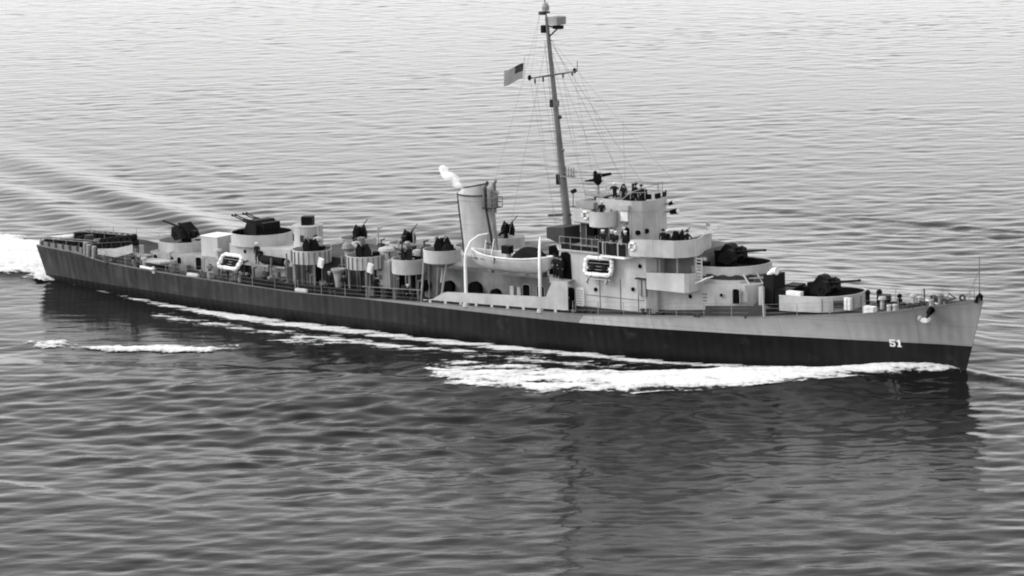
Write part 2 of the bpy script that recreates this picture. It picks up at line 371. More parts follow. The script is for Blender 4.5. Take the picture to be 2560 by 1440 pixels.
def mesh_from_grid(name, P, nu, nv, mat, keep=None, smooth=True, dens=None):
    idx = np.arange(nu*nv).reshape(nu, nv)
    q = np.stack([idx[:-1, :-1], idx[1:, :-1], idx[1:, 1:], idx[:-1, 1:]], -1).reshape(-1, 4)
    if keep is not None:
        q = q[keep.reshape(-1)]; used, inv = np.unique(q, return_inverse=True); P = P[used]; q = inv.reshape(-1, 4)
        if dens is not None: dens = dens.reshape(-1)[used]
    me = bpy.data.meshes.new(name); me.vertices.add(len(P)); me.vertices.foreach_set('co', P.astype(np.float32).reshape(-1))
    n = len(q); me.loops.add(n*4); me.polygons.add(n); me.loops.foreach_set('vertex_index', q.astype(np.int32).reshape(-1))
    me.polygons.foreach_set('loop_start', np.arange(0, n*4, 4, dtype=np.int32))
    me.polygons.foreach_set('use_smooth', np.ones(n, dtype=bool) if smooth else np.zeros(n, dtype=bool))
    me.update(calc_edges=True)
    if dens is not None: me.attributes.new('dens', 'FLOAT', 'POINT').data.foreach_set('value', dens.astype(np.float32))
    me.materials.append(MAT[mat])
    o = bpy.data.objects.new(name, me); C.objects.link(o); return o
def axis(lo, hi, step, far, n=16):
    core = np.arange(lo, hi+step, step); g = np.geomspace(step*4, far, n)
    return np.concatenate([lo-g[::-1], core, hi+g])
U = axis(-115, 115, 0.36, 15000)
vc = np.concatenate([np.arange(165, 300, .30), np.arange(300, 640, .5)]); gg = np.geomspace(2, 15000, 16); V = np.concatenate([165-gg[::-1], vc, 640+gg])
V = V[V > -15000]
uu, vv = np.meshgrid(U, V, indexing='ij')
xs = c0[0]+uu*rt[0]+vv*fw[0]; ys = c0[1]+uu*rt[1]+vv*fw[1]
core = (np.abs(uu) < 118) & (vv > 162) & (vv < 650)
zz = np.zeros_like(xs); zz[core] = sea(xs[core], ys[core])
water = mesh_from_grid('water', np.stack([xs, ys, zz], -1).reshape(-1, 3), len(U), len(V), 'sea_water')
tag(water, None, kind='structure')

# ------------------------------------------------------------------ the warship
ship = empty('warship'); tag(ship, 'camouflaged grey warship with gun tubs, raked funnel and tall mast, steaming across the sea', 'warship')
# hull
us = np.concatenate([np.linspace(0, .85, 80), np.linspace(.86, 1, 30)]); ts = [-0.5, -0.2, 0, .1, .2, .3, .4, .5, .6, .7, .8, .9, 1.0]
mb = MB(); n = len(ts)
for sgn in (-1, 1):
    vs = []
    for u in us:
        for tt in ts:
            x, y, z = hull_pt(u, tt); vs.append((x, sgn*y, z))
    mb.add(vs, [(i*n+j, (i+1)*n+j, (i+1)*n+j+1, i*n+j+1) for i in range(len(us)-1) for j in range(n-1)])
N2 = len(us)*n
mb.f += [(j, j+1, N2+j+1, N2+j) for j in range(n-1)]; mb.m += [0]*(n-1)
e0 = (len(us)-1)*n
mb.f += [(e0+j, e0+j+1, N2+e0+j+1, N2+e0+j) for j in range(n-1)]; mb.m += [0]*(n-1)
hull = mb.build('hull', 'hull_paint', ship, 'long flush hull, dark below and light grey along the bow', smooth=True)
# deck sheet
mb = MB(); k = 60
xs_ = [0.05+93.0*i/k for i in range(k+1)]
vs = [];
for x in xs_:
    u = x/93.3
    for f in (-1, -.5, 0, .5, 1): vs.append((x, f*(max(hb(x)-.02, .03)), zd(x)-0.02+0.10*(1-f*f)))
mb.add(vs, [(i*5+j, (i+1)*5+j, (i+1)*5+j+1, i*5+j+1) for i in range(k) for j in range(4)])
deck = mb.build('deck', 'deck_paint', ship)
# deck edge angle: a low raised lip along each side
for sgn in (-1, 1):
    mb = MB(); pts = [(x, sgn*(hb(x)-0.03)) for x in np.linspace(0.1, 93.0, 90)]
    mb.wall(pts, [zd(x)-0.03 for x, _ in pts], [zd(x)+0.07 for x, _ in pts], 0.06)
    mb.build('deck_edge', 'mid_paint', ship)
# number 51 on the bow
def strokes(name, rects, x0, z0, w, h):
    mb = MB()
    for a0, a1, b0, b1 in rects:
        vs = []; q = 4
        for i in range(q+1):
            for j in range(3):
                x = x0+(a0+(a1-a0)*i/q)*w; z = z0+(b0+(b1-b0)*j/2)*h
                vs.append((x, -hull_y(x, z)-0.025, z))
        nv = len(vs); vs += [(x, y+0.05, z) for x, y, z in vs]
        fs = [(i*3+j, (i+1)*3+j, (i+1)*3+j+1, i*3+j+1) for i in range(q) for j in range(2)]
        rim = [i*3 for i in range(q+1)] + [q*3+1, q*3+2] + [i*3+2 for i in range(q-1, -1, -1)] + [1]
        fs += [(rim[i], rim[(i+1) % len(rim)], nv+rim[(i+1) % len(rim)], nv+rim[i]) for i in range(len(rim))]
        mb.add(vs, fs)
    return mb.build(name, 'white_paint', hull)
strokes('painted_number', [(0, 1, .80, 1), (0, .30, .56, .80), (0.0, .82, .44, .62), (.68, 1, .14, .52), (0, .82, 0, .18), (0, .28, .1, .3)], 86.18, 1.93, .43, .55)['label'] = 'white painted digit 5'
strokes('painted_number', [(.34, .74, 0, 1), (.06, .40, .72, .90), (.1, .95, 0, .14)], 86.70, 1.93, .38, .55)['label'] = 'white painted digit 1'

# ---- deckhouses
def house(name, poly, z0, z1, mat='light_paint', label=None):
    o = MB().prism(poly, z0, z1).build(name, mat, ship, label); return o
def rect(x0, x1, hy): return [(x0, -hy), (x1, -hy), (x1, hy), (x0, hy)]
def chamf(x0, x1, hy, c): return [(x0+c, -hy), (x1-c, -hy), (x1, -hy+c), (x1, hy-c), (x1-c, hy), (x0+c, hy), (x0, hy-c), (x0, -hy+c)]
def door(par, x, y, z0, z1, w=0.62, mat='opening_dark', name='door'):
    pts = [(x-w/2, z0), (x+w/2, z0), (x+w/2, z1-.12), (x+w/2-.14, z1), (x-w/2+.14, z1), (x-w/2, z1-.12)]
    o = MB().side(pts, y-0.02, y+0.3).build(name, mat, par)
    fr = [(x-w/2-.05, y-.03, z0), (x-w/2-.05, y-.03, z1-.1), (x-w/2+.1, y-.03, z1+.05), (x+w/2-.1, y-.03, z1+.05), (x+w/2+.05, y-.03, z1-.1), (x+w/2+.05, y-.03, z0)]
    MB().tube(fr, 0.035, 6).build('door_frame', 'light_paint', par)
    return o
def porthole(par, x, y, z, r=0.15):
    MB().cyl((x, y-0.025, z), (x, y+.15, z), r, n=14).build('porthole', 'opening_dark', par)
    pts = [(x+(r+.03)*math.cos(a), y-.02, z+(r+.03)*math.sin(a)) for a in np.linspace(0, 2*math.pi, 14, endpoint=False)]
    MB().tube(pts, 0.025, 5, closed=True).build('porthole_rim', 'light_paint', par)
aft = house('aft_deckhouse', chamf(12.9, 30.6, 2.75, .5), 1.9, 3.32, 'grey_paint')
for x in (14.0, 15.9, 16.8): door(aft, x, -2.75, 2.5, 3.15, .45)
door(aft, 19.05, -2.75, 2.25, 3.3, .62); door(aft, 24.3, -2.75, 2.25, 3.1, 1.6, 'opening_dark', 'recess')
for x in (20.4, 21.6, 27.5, 29.5): porthole(aft, x, -2.75, 2.75)
quadh = house('gun_house', chamf(21.6, 30.4, 2.1, .5), 3.324, 4.6, 'light_paint')
door(quadh, 25.6, -2.1, 3.4, 4.3, .6); porthole(quadh, 23.8, -2.1, 4.1)
house('midships_deckhouse', chamf(30.65, 43.9, 3.3, .3), 1.9, 4.7, 'dark_paint', 'dark after part of the midships deckhouse')  # dark paint carries the shade of the passage under the gun tubs
mid = house('midships_deckhouse', chamf(43.95, 58.7, 3.3, .3), 1.9, 4.7, 'mid_paint')  # forward part: shade behind the boat put into a darker grey
for x, z, r in ((49.55, 3.45, .62), (51.6, 3.25, .42), (46.9, 3.4, .5), (44.5, 3.3, .45)):
    MB().cyl((x, -3.75, z-.1), (x, -3.29, z-.1), r, n=18).build('hose_reel', 'opening_dark', mid)
for x in (33, 35.6, 41.9, 43.0, 54.5, 55.9): door(mid, x, -3.3, 2.35, 4.1, .66)
for x in (37.5, 38.3, 39.0, 31.8): MB().cyl((x, -3.38, 2.1), (x, -3.38, 4.6), .06, n=6).build('pipe', 'grey_paint', mid)
for x in (53.0, 53.7): MB().box(x, x+.35, -3.5, -3.3, 2.6, 3.9).build('locker', 'light_paint', mid)
MB().box(45.2, 49.6, -1.7, 1.7, 4.70, 5.6).build('funnel_casing', 'light_paint', ship)

# ---- bridge block
br = house('bridge_deckhouse', [(58.75, -4.6), (66.9, -4.6), (67.5, -4.0), (67.5, 4.0), (66.9, 4.6), (58.75, 4.6)], 2.3, 7.42, 'light_paint')
fwdh = house('forward_deckhouse', [(67.51, -3.55), (72.5, -3.4), (74.6, -2.7), (75.4, -1.5), (75.4, 1.5), (74.6, 2.7), (72.5, 3.4), (67.51, 3.55)], 2.9, 5.72, 'light_paint')
door(br, 59.85, -4.6, 2.85, 4.55, .66)
MB().side([(58.80, 5.2), (59.95, 5.2), (59.85, 7.15), (59.5, 7.3), (59.0, 7.25), (58.80, 6.7)], -4.64, -4.3).build('recess', 'opening_dark', br)
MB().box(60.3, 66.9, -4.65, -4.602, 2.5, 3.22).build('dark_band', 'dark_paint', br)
MB().side([(60.42, 3.2), (61.05, 3.2), (61.12, 3.35), (61.12, 4.5), (61.0, 4.65), (60.5, 4.65), (60.36, 4.5), (60.36, 3.35)], -4.68, -4.61).build('vent_panel', 'white_paint', br)
for i in range(6): MB().box(60.45, 61.03, -4.70, -4.684, 3.35+i*.2, 3.43+i*.2).build('louvre', 'light_paint', br)
for x, z in ((65.7, 4.92), (66.4, 6.76), (62.2, 4.6)): porthole(br, x, -4.6, z, .17)
for x in (62.55, 64.5, 66.15): MB().box(x, x+.05, -4.64, -4.598, 2.9, 5.6).build('plate_seam', 'mid_paint', br)
MB().box(61.3, 66.7, -4.635, -4.599, 4.1, 4.16).build('plate_seam', 'mid_paint', br)
for x in (66.35, 66.75): MB().box(x, x+.28, -4.86, -4.6, 4.5, 5.8).build('locker', 'grey_paint', br)
MB().box(66.1, 67.2, -4.95, -4.6, 5.80, 5.88).build('shelf', 'dark_paint', br)
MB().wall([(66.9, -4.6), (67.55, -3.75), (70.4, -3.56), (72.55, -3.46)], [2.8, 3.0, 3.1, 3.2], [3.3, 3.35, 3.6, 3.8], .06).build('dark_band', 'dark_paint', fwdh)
door(fwdh, 74.0, -2.98, 4.3, 5.4, .62); porthole(fwdh, 70.2, -3.5, 4.6, .16); porthole(fwdh, 72.9, -3.3, 4.9, .14)
MB().obox((74.55, -2.83, 4.85), (.7, .06, .8), rz=R(18)).build('vent_panel', 'grey_paint', fwdh)
for z in (4.35, 4.6, 4.85): MB().box(71.3, 71.65, -3.5, -3.44, z, z+.06).build('rung', 'mid_paint', fwdh)
# forward house second tier, under the second gun
tier = house('gun_house', [(67.51, -3.2), (72.2, -3.1), (73.9, -2.35), (74.5, -1.2), (74.5, 1.2), (73.9, 2.35), (72.2, 3.1), (67.51, 3.2)], 5.724, 5.95, 'light_paint')
# 02 deck slab and edge strips
MB().prism([(57.2, -2.9), (58.8, -4.8), (67.0, -4.9), (67.6, -4.5), (67.6, 4.5), (67.0, 4.9), (58.8, 4.8), (57.2, 2.9)], 7.42, 7.52).build('upper_deck', 'light_paint', ship)
# wing step with pale underside lip (beside the raft)
MB().prism([(63.2, -5.35), (65.6, -5.5), (65.9, -4.8), (62.9, -4.8)], 7.34, 7.50).build('wing_platform', 'white_paint', ship)
# pilot house (lower tower, shade under the wing put into its dark paint) and bridge tower
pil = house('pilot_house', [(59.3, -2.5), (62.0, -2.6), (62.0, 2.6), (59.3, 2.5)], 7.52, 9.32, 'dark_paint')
for x in (59.9, 61.3): MB().box(x, x+.09, -2.66, -2.5, 7.52, 9.3).build('stiffener', 'mid_paint', pil)
MB().box(59.0, 62.9, -4.66, -4.62, 7.53, 7.88).build('canvas_dodger', 'canvas_dark', ship)
MB().wall([(63.0, -5.2), (64.4, -5.3), (65.6, -5.35)], 7.51, 8.4, .04).build('canvas_dodger', 'canvas_dark', ship)
for x in (63.5, 64.9): MB().cyl((x, -5.36, 7.5), (x, -5.36, 8.5), .06, n=6).build('rail_post', 'light_paint', ship)
for x in (60.9, 61.4): porthole(pil, x, -2.56, 8.25, .12)
MB().box(60.2, 60.9, -2.9, -2.52, 8.4, 9.2).build('locker', 'opening_dark', pil)
tower_poly = [(60.9, -2.5), (64.3, -2.65), (65.05, -2.3), (65.45, -1.5), (65.5, -.7), (65.35, .2), (65.0, 1.0), (64.3, 1.9), (63.4, 2.5), (60.9, 2.5)]
tow = house('bridge_tower', tower_poly, 7.52, 10.65, 'light_paint')
MB().wall(tower_poly, 10.5, 11.33, 0.07, closed=True).build('bridge_bulwark', 'light_paint', ship)
door(tow, 63.75, -2.62, 7.8, 9.25, .72)
for x, y, z in ((64.72, -2.5, 8.9), (65.2, -2.06, 9.0)): MB().cyl((x, y-.06, z), (x, y+.15, z), .19, n=14).build('porthole', 'opening_dark', tow)
MB().box(63.2, 64.2, -2.98, -2.64, 10.62, 10.98).build('sun_shade', 'light_paint', tow)
MB().side([(63.35, 9.75), (64.0, 9.75), (64.0, 10.55), (63.35, 10.55)], -2.8, -2.6).build('vent_trunk', 'white_paint', tow)
MB().box(63.4, 63.95, -2.95, -2.6, 9.57, 9.69).build('shelf', 'mid_paint', tow)
for x, z in ((62.3, 10.3), (64.25, 10.3)): MB().box(x, x+.05, -2.68, -2.4, 7.6, 10.6).build('plate_seam', 'grey_paint', tow)
# windscreen frame on the open bridge
pts = [(63.2, -2.4, 11.33), (63.9, -2.2, 11.9), (64.9, -1.7, 12.3), (65.2, -.3, 12.38), (64.5, 1.2, 12.35), (63.4, 2.1, 12.1)]
mb = MB().tube(pts, 0.03, 6)
for p in pts[1:]: mb.cyl((p[0], p[1], 11.4), p, .028, n=6)
mb.tube([(p[0], p[1], 11.9) for p in pts[1:]], 0.025, 6)
mb.build('awning_frame', 'grey_paint', ship)
for a in (-35, -12, 12, 35):
    MB().obox((62.9+2.35*math.cos(R(a)), 2.1*math.sin(R(a)), 11.5), (.10, .55, .4), rz=R(a)).build('instrument_box', 'black_metal', ship)
for x, y in ((61.8, -.2), (64.3, -.9)): MB().cyl((x, y, 10.7), (x, y, 11.6), .12, .12, 10).cyl((x, y, 11.6), (x, y, 12.0), .25, .2, 10).build('compass_stand', 'black_metal', ship)
# signal wing: flat aft bulwark then a rounded tub
for sgn in (-1, 1):
    pts = [(59.05, -2.4), (59.05, -3.1), (61.0, -3.25)] + circ(61.9, -3.05, 1.05, 200, 385, 14)
    pts = [(x, y*-sgn) for x, y in pts]
    zb = [9.45]*3 + [9.32]*(len(pts)-3)
    w = MB().wall(pts, zb, 10.5, 0.07).build('signal_wing', 'light_paint', ship)
    MB().prism([(59.08, -2.4*-sgn), (59.08, -3.06*-sgn), (61.0, -3.2*-sgn)] + [(x, y*-sgn) for x, y in circ(61.9, -3.05, 1.0, 200, 385, 14)], 9.36, 9.42).build('wing_floor', 'mid_paint', ship)
MB().box(59.3, 62.0, -2.4, 2.4, 9.33, 9.44).build('signal_deck', 'grey_paint', ship)
MB().box(59.2, 60.9, -2.95, -1.2, 10.5, 11.0).box(59.5, 60.9, -2.5, -.8, 9.44, 10.52).build('flag_locker', 'grey_paint', ship)
MB().box(60.9, 61.6, -1.6, -.4, 9.5, 11.3).build('signal_cabinet', 'black_metal', ship)
# director on its pole above the signal deck
MB().prism(circ(59.9, -0.9, 1.05, n=18), 11.28, 11.36).build('director_platform', 'grey_paint', ship)
mb = MB().tube([(x, y, 11.7) for x, y in circ(59.9, -.9, 1.02, n=18)], .03, 5, closed=True)
for x, y in circ(59.9, -.9, 1.02, n=8): mb.cyl((x, y, 11.36), (x, y, 11.7), .025, n=5)
mb.build('platform_rail', 'light_paint', ship)
MB().cyl((59.9, -.9, 9.4), (59.9, -.9, 11.3), .35, n=12).build('director_column', 'dark_paint', ship)
dr = MB().cyl((59.9, -.9, 11.3), (59.9, -.9, 12.2), .10, n=8).build('gun_director', 'grey_paint', ship)
MB().cyl((59.9, -.9, 12.05), (59.9, -.9, 12.4), .12, .42, 10).obox((59.85, -.9, 12.65), (.62, .62, .6), rz=R(38)).build('director_head', 'black_metal', dr)
MB().cyl((59.9, -.9, 12.75), (60.8, -.35, 12.92), .17, .10, 8).cyl((59.9, -.9, 12.45), (59.05, -1.5, 12.38), .16, .05, 8).sphere((59.65, -.9, 13.0), .16).build('director_arm', 'black_metal', dr)
for p0, p1, r in (((65.75, .5, 10.15), (66.4, .5, 10.3), .23), ((65.75, .3, 10.8), (66.15, .3, 11.0), .16)):
    o = MB().cyl((65.2, p0[1], p0[2]-.02), p0, .04, n=6).cyl(p0, p1, r*.8, r, 12).build('searchlight', 'black_metal', ship)
    MB().cyl(Vector(p1), Vector(p1)+Vector((.03, 0, .005)), r*.9, r*.9, 12).build('searchlight_glass', 'white_paint', o)
MB().cyl((58.85, -2.8, 10.4), (58.9, -2.8, 11.6), .03, n=6).obox((58.95, -2.8, 11.75), (.38, .28, .28), ry=R(-25)).build('signal_lamp', 'black_metal', ship)
# forward bridge bulwark (20 mm positions each side)
half = [(65.7, -5.05), (66.2, -5.42), (68.9, -5.5), (70.0, -5.25), (70.7, -4.5), (70.95, -3.6), (70.6, -2.5), (70.1, -1.5), (69.7, 0)]
full = half + [(68.7, 1.6), (67.7, 3.0), (67.0, 4.0), (66.0, 4.9)]
zb = [7.62]*2 + [7.76]*(len(full)-2)
ztop = [8.5, 8.85] + [9.03]*5 + [8.95, 8.9] + [8.85]*(len(full)-9)
MB().wall(full, zb, ztop, 0.08).build('bridge_wing_bulwark', 'light_paint', ship)
MB().prism(full, 7.74, 7.82).build('bridge_wing_deck', 'dark_paint', ship)
MB().tube([(x, y, z) for (x, y), z in zip(full, ztop)], .05, 6).build('bulwark_rim', 'light_paint', ship)
for x, y in ((69.95, -.8), (69.2, .9)): MB().obox((x+.12, y, 9.12), (.5, .9, .05), ry=R(28), rz=R(-18)).build('wind_deflector', 'light_paint', ship)
for x, y in ((68.0, -4.3), (69.6, -4.3), (70.5, -3.3)): MB().cyl((x, y, 5.95), (x, y, 7.75), .07, n=6).build('support_post', 'grey_paint', ship)
MB().box(67.52, 69.8, -3.0, 3.0, 5.96, 7.74).build('chart_house', 'mid_paint', ship)
# lower box tub on the 01 deck
pts = [(67.0, -4.0), (67.3, -5.05), (70.75, -5.05), (71.0, -4.85), (71.1, -3.4)]
MB().wall(pts, 5.15, [6.3, 6.42, 6.62, 6.6, 6.5], .07).build('gun_platform_bulwark', 'light_paint', ship)
MB().prism([(67.0, -3.4)] + pts, 5.13, 5.2).build('gun_platform', 'mid_paint', ship)
MB().obox((71.6, -3.75, 6.0), (1.3, .9, .08), ry=R(-26)).build('ladder_screen', 'white_paint', ship)
mb = MB().cyl((71.05, -3.9, 5.7), (71.05, -3.9, 7.75), .05, n=6).cyl((71.55, -3.9, 5.7), (71.55, -3.9, 7.75), .05, n=6)
for i in range(8): mb.box(71.05, 71.55, -3.97, -3.85, 5.85+i*.25, 5.92+i*.25)
mb.build('ladder', 'light_paint', ship)

# ---- tubs and guns
def tub(cx, cy, r, z0, z1, mat='light_paint', a0=0, a1=360, stiff=0, sta=(180, 360), floor=True, name='gun_tub'):
    pts = circ(cx, cy, r, a0, a1, 36); cl = abs(a1-a0) >= 360
    o = MB().wall(pts, z0, z1, .06, closed=cl).build(name, mat, ship, smooth=True)
    MB().tube([(x, y, z1) for x, y in pts], .045, 6, closed=cl).build('tub_rim', mat, o)
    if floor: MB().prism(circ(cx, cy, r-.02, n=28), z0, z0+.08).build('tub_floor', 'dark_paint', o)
    for i in range(stiff):
        a = R(sta[0]+(sta[1]-sta[0])*(i+.5)/stiff)
        MB().obox((cx+(r+.06)*math.cos(a), cy+(r+.06)*math.sin(a), (z0+z1)/2), (.11, .07, z1-z0-.06), rz=a).build('stiffener', 'mid_paint', o)
    return o
tub(14.75, 0, 2.15, 3.30, 4.12)
tub(33.1, -4.2, 1.62, 4.33, 5.38, stiff=13, sta=(165, 375)); tub(38.8, -4.2, 1.55, 4.33, 5.36, stiff=13, sta=(165, 375))
tub(43.3, -4.05, 1.38, 4.28, 5.42); tub(46.8, -4.15, 1.48, 5.48, 6.46)
for x in (31.0, 36.3): tub(x, 4.2, 1.5, 4.0, 4.95)
tub(43.3, 4.05, 1.38, 4.28, 5.3); tub(46.8, 4.15, 1.48, 5.48, 6.3)
for x, y, z in ((32.2, -5.3, 4.33), (34.3, -5.3, 4.33), (33.2, -4.2, 4.33), (38.0, -5.3, 4.33), (39.8, -5.3, 4.33), (42.6, -5.1, 4.28), (44.1, -5.0, 4.28)):
    MB().cyl((x, y, zd(x)), (x, y, z), .09, n=8).build('support_post', 'mid_paint', ship)
for a, b2 in (((45.75, -5.2, 5.5), (45.4, -5.25, 2.3)), ((47.9, -5.0, 5.5), (47.2, -5.0, 2.4)), ((47.0, -4.2, 5.5), (47.3, -5.0, 3.9)), ((46.0, -3.6, 5.5), (45.6, -3.5, 2.4))):
    MB().cyl(a, b2, .085, n=8).build('support_post', 'grey_paint', ship)
MB().lathe((46.9, -4.2, 4.95), [(.3, 0), (.9, .3), (1.3, .54)], 16).build('tub_base', 'grey_paint', ship)
# gun 1: horseshoe tub on the forecastle; gun 2: tub on the forward deckhouse
def horseshoe(cx, r, xa, z0, z1, dz):
    pts = [(xa, -r)] + [(xa+(cx-xa)*i/5, -r) for i in range(1, 5)] + circ(cx, 0, r, -90, 90, 20) + [(xa+(cx-xa)*i/5, r) for i in range(4, 0, -1)] + [(xa, r)]
    zz = [z1+dz*(x-cx) for x, _ in pts]; z0s = [z0+dz*(x-cx) for x, _ in pts]
    o = MB().wall(pts, z0s, zz, .07).build('gun_tub', 'light_paint', ship, smooth=True)
    MB().tube([(x, y, z) for (x, y), z in zip(pts, zz)], .06, 6).build('tub_rim', 'light_paint', o)
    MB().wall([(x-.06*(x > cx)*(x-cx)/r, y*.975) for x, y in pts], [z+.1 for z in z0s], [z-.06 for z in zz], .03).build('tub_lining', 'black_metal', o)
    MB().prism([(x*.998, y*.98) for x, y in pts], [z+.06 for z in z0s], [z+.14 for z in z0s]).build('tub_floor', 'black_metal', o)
    return o, pts, zz
def lining(o, pts, z0, z1):
    MB().wall(pts, z0, z1, .03).build('tub_lining', 'black_metal', o)
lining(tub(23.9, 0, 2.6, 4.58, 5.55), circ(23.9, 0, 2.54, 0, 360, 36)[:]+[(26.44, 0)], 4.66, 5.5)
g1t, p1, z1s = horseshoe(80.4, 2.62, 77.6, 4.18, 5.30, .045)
for i in range(7, 20, 2):
    x, y = p1[i]; MB().obox((x*1.0+.05*math.cos(math.atan2(y, x-80.4)), y*1.02, 4.75), (.09, .09, .95)).build('stiffener', 'grey_paint', g1t)
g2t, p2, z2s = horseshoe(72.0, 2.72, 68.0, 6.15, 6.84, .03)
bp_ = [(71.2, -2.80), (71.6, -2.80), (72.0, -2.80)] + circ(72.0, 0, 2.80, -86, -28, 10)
MB().wall(bp_, 5.78, [6.28+.07*math.sin(i*1.7) for i in range(len(bp_))], .05).build('dark_band', 'dark_paint', g2t, 'dark band under the tub')  # dark strip below the tub wall, top edge wavy
for x, y in ((75.35, -1.2), (75.35, 1.2), (74.8, -2.2)): MB().obox((x-.35, y, 6.0), (.09, .09, 1.1), ry=R(-38)).build('tub_bracket', 'light_paint', ship)
MB().prism([(74.3, -1.7), (75.6, -1.0), (75.6, 1.0), (74.3, 1.7)], 6.02, 6.1).build('platform_lip', 'grey_paint', ship)
def deck_gun(loc, rz, elev, lab=None):
    o = MB().lathe((0, 0, 0), [(.85, 0), (.8, .12), (.5, .2), (.42, 1.0)], 14).build('deck_gun', 'black_metal', ship, lab, loc=loc, rz=rz)
    MB().side([(-.95, .95), (-.2, .8), (.55, .95), (.85, 1.35), (.55, 1.9), (.1, 2.25), (-.25, 2.3), (-1.0, 1.45)], -.42, .42).build('gun_carriage', 'black_metal', o)
    MB().side([(-.7, 1.0), (.4, .75), (.85, 1.15), (.75, 1.85), (.35, 2.0), (-.35, 1.6)], -1.0, -.46).build('sight_housing', 'gun_metal', o)
    MB().side([(-.7, 1.0), (.4, .75), (.85, 1.15), (.75, 1.85), (.35, 2.0), (-.35, 1.6)], .46, 1.0).build('sight_housing', 'gun_metal', o)
    ce, se = math.cos(elev), math.sin(elev); P = lambda d, h=0: (d*ce-h*se, 0, 1.62+d*se+h*ce)
    MB().cyl(P(-1.1), P(.9), .19, .17, 12).cyl(P(.9), P(2.95), .105, .075, 12).cyl(P(2.95), P(3.15), .095, .095, 12).build('gun_barrel', 'gun_metal', o)
    MB().cyl(P(-.6, .3), P(1.0, .28), .12, n=10).build('recoil_cylinder', 'black_metal', o)
    MB().obox(P(-1.15), (.5, .45, .42), ry=-elev).build('breech', 'black_metal', o)
    for s in (-1, 1):
        pts = [(.35+.2*math.cos(a), s*1.06, 1.3+.2*math.sin(a)) for a in np.linspace(0, 6.28, 12, endpoint=False)]
        MB().tube(pts, .03, 5, closed=True).build('handwheel', 'gun_metal', o)
        MB().box(-.75, -.3, s*.9-.2, s*.9+.2, .62, .72).build('layer_seat', 'black_metal', o)
    MB().prism(circ(0, 0, 1.25, n=16), .22, .27).build('gun_platform', 'black_metal', o)
    return o
gun1 = deck_gun((79.9, 0, 4.28), 0, R(9)); gun2 = deck_gun((71.6, 0, 5.98), 0, R(7)); gun3 = deck_gun((15.1, 0, 3.4), R(172), R(9))
# crew-ready lockers beside gun 1 (pale box)
MB().obox((78.55, -2.0, 5.35), (1.25, .45, .3)).build('ammunition_locker', 'white_paint', ship)
MB().obox((69.5, -1.2, 7.0), (1.0, .5, .35)).build('ammunition_locker', 'white_paint', ship)
for x, y, z in ((69.2, -1.6, 6.6), (69.9, .9, 6.7), (70.3, -1.9, 6.55)): MB().obox((x, y, z), (.9, .8, .95), rz=.2).build('ready_locker', 'black_metal', ship)
for x, y in ((77.3, -1.3), (76.9, .6), (78.4, .9)): MB().obox((x, y, 4.75), (1.1, 1.4, 1.5), rz=.1).build('ready_locker', 'black_metal', ship)
MB().obox((76.1, -1.0, 5.3), (.9, 1.6, 2.4)).build('winch_house', 'gun_metal', ship)
# quad heavy machine gun mount
q = MB().lathe((0, 0, 0), [(1.3, 0), (1.3, .25), (1.0, .4)], 16).build('quad_gun', 'black_metal', ship, loc=(23.9, 0, 4.66), rz=R(168))
MB().side([(-1.3, .4), (1.0, .4), (1.25, .9), (.9, 1.5), (.35, 1.95), (-.45, 1.95), (-1.2, 1.3)], -1.0, 1.0).build('gun_carriage', 'black_metal', q)
for y in (-.75, -.4, .4, .75):
    MB().cyl((0, y, 1.45), (1.6, y, 1.75), .14, .11, 8).cyl((1.6, y, 1.75), (3.0, y, 2.0), .06, .05, 8).cyl((2.95, y, 1.99), (3.2, y, 2.03), .06, .11, 8).build('gun_barrel', 'gun_metal', q)
for y in (-1.15, 1.15): MB().box(-.9, .3, y-.12, y+.12, .5, 1.7).build('gun_shield', 'gun_metal', q)
MB().obox((-1.2, 0, 1.5), (.5, 1.7, .6)).build('loader_rack', 'black_metal', q)
# 20 mm guns
def aa_gun():
    o = MB().cyl((0, 0, 0), (0, 0, 1.0), .28, .16, 10).build('antiaircraft_gun', 'black_metal', ship)
    MB().obox((.05, 0, 1.25), (.5, .3, .55)).cyl((-.5, 0, 1.15), (-.9, 0, .95), .1, n=6).build('gun_cradle', 'black_metal', o)
    for s in (-1, 1):
        pg = [(.08, .85), (.66, .8), (.72, 1.3), (.42, 1.95), (.16, 1.7)]
        MB().add([(.32+.25*(z-1.3)*.3-.10*y, s*y, z) for y, z in pg]+[(.38+.25*(z-1.3)*.3-.10*y, s*y, z) for y, z in pg], [(0, 1, 2, 3, 4), (9, 8, 7, 6, 5)]+[(i, (i+1) % 5, 5+(i+1) % 5, 5+i) for i in range(5)]).build('gun_shield', 'gun_metal', o)
    MB().cyl((-.5, 0, 1.1), (.5, 0, 1.6), .08, n=8).cyl((.5, 0, 1.6), (1.6, 0, 2.2), .04, .035, 8).build('gun_barrel', 'black_metal', o)
    MB().cyl((.05, -.14, 1.62), (.05, .14, 1.62), .2, n=12).build('drum_magazine', 'black_metal', o)
    return o
a0 = aa_gun(); a0.location = (33.1, -4.2, 4.41); a0.rotation_euler.z = R(-60)
for x, y, z, rz in ((38.8, -4.2, 4.41, -75), (43.3, -4.05, 4.36, -100), (46.8, -4.15, 5.56, -40), (31.0, 4.2, 4.08, 100), (36.3, 4.2, 4.08, 95), (43.3, 4.05, 4.36, 95), (46.8, 4.15, 5.56, 90), (69.4, -4.2, 7.82, -12)):
    copy_tree(a0, ship, (x, y, z), R(rz))
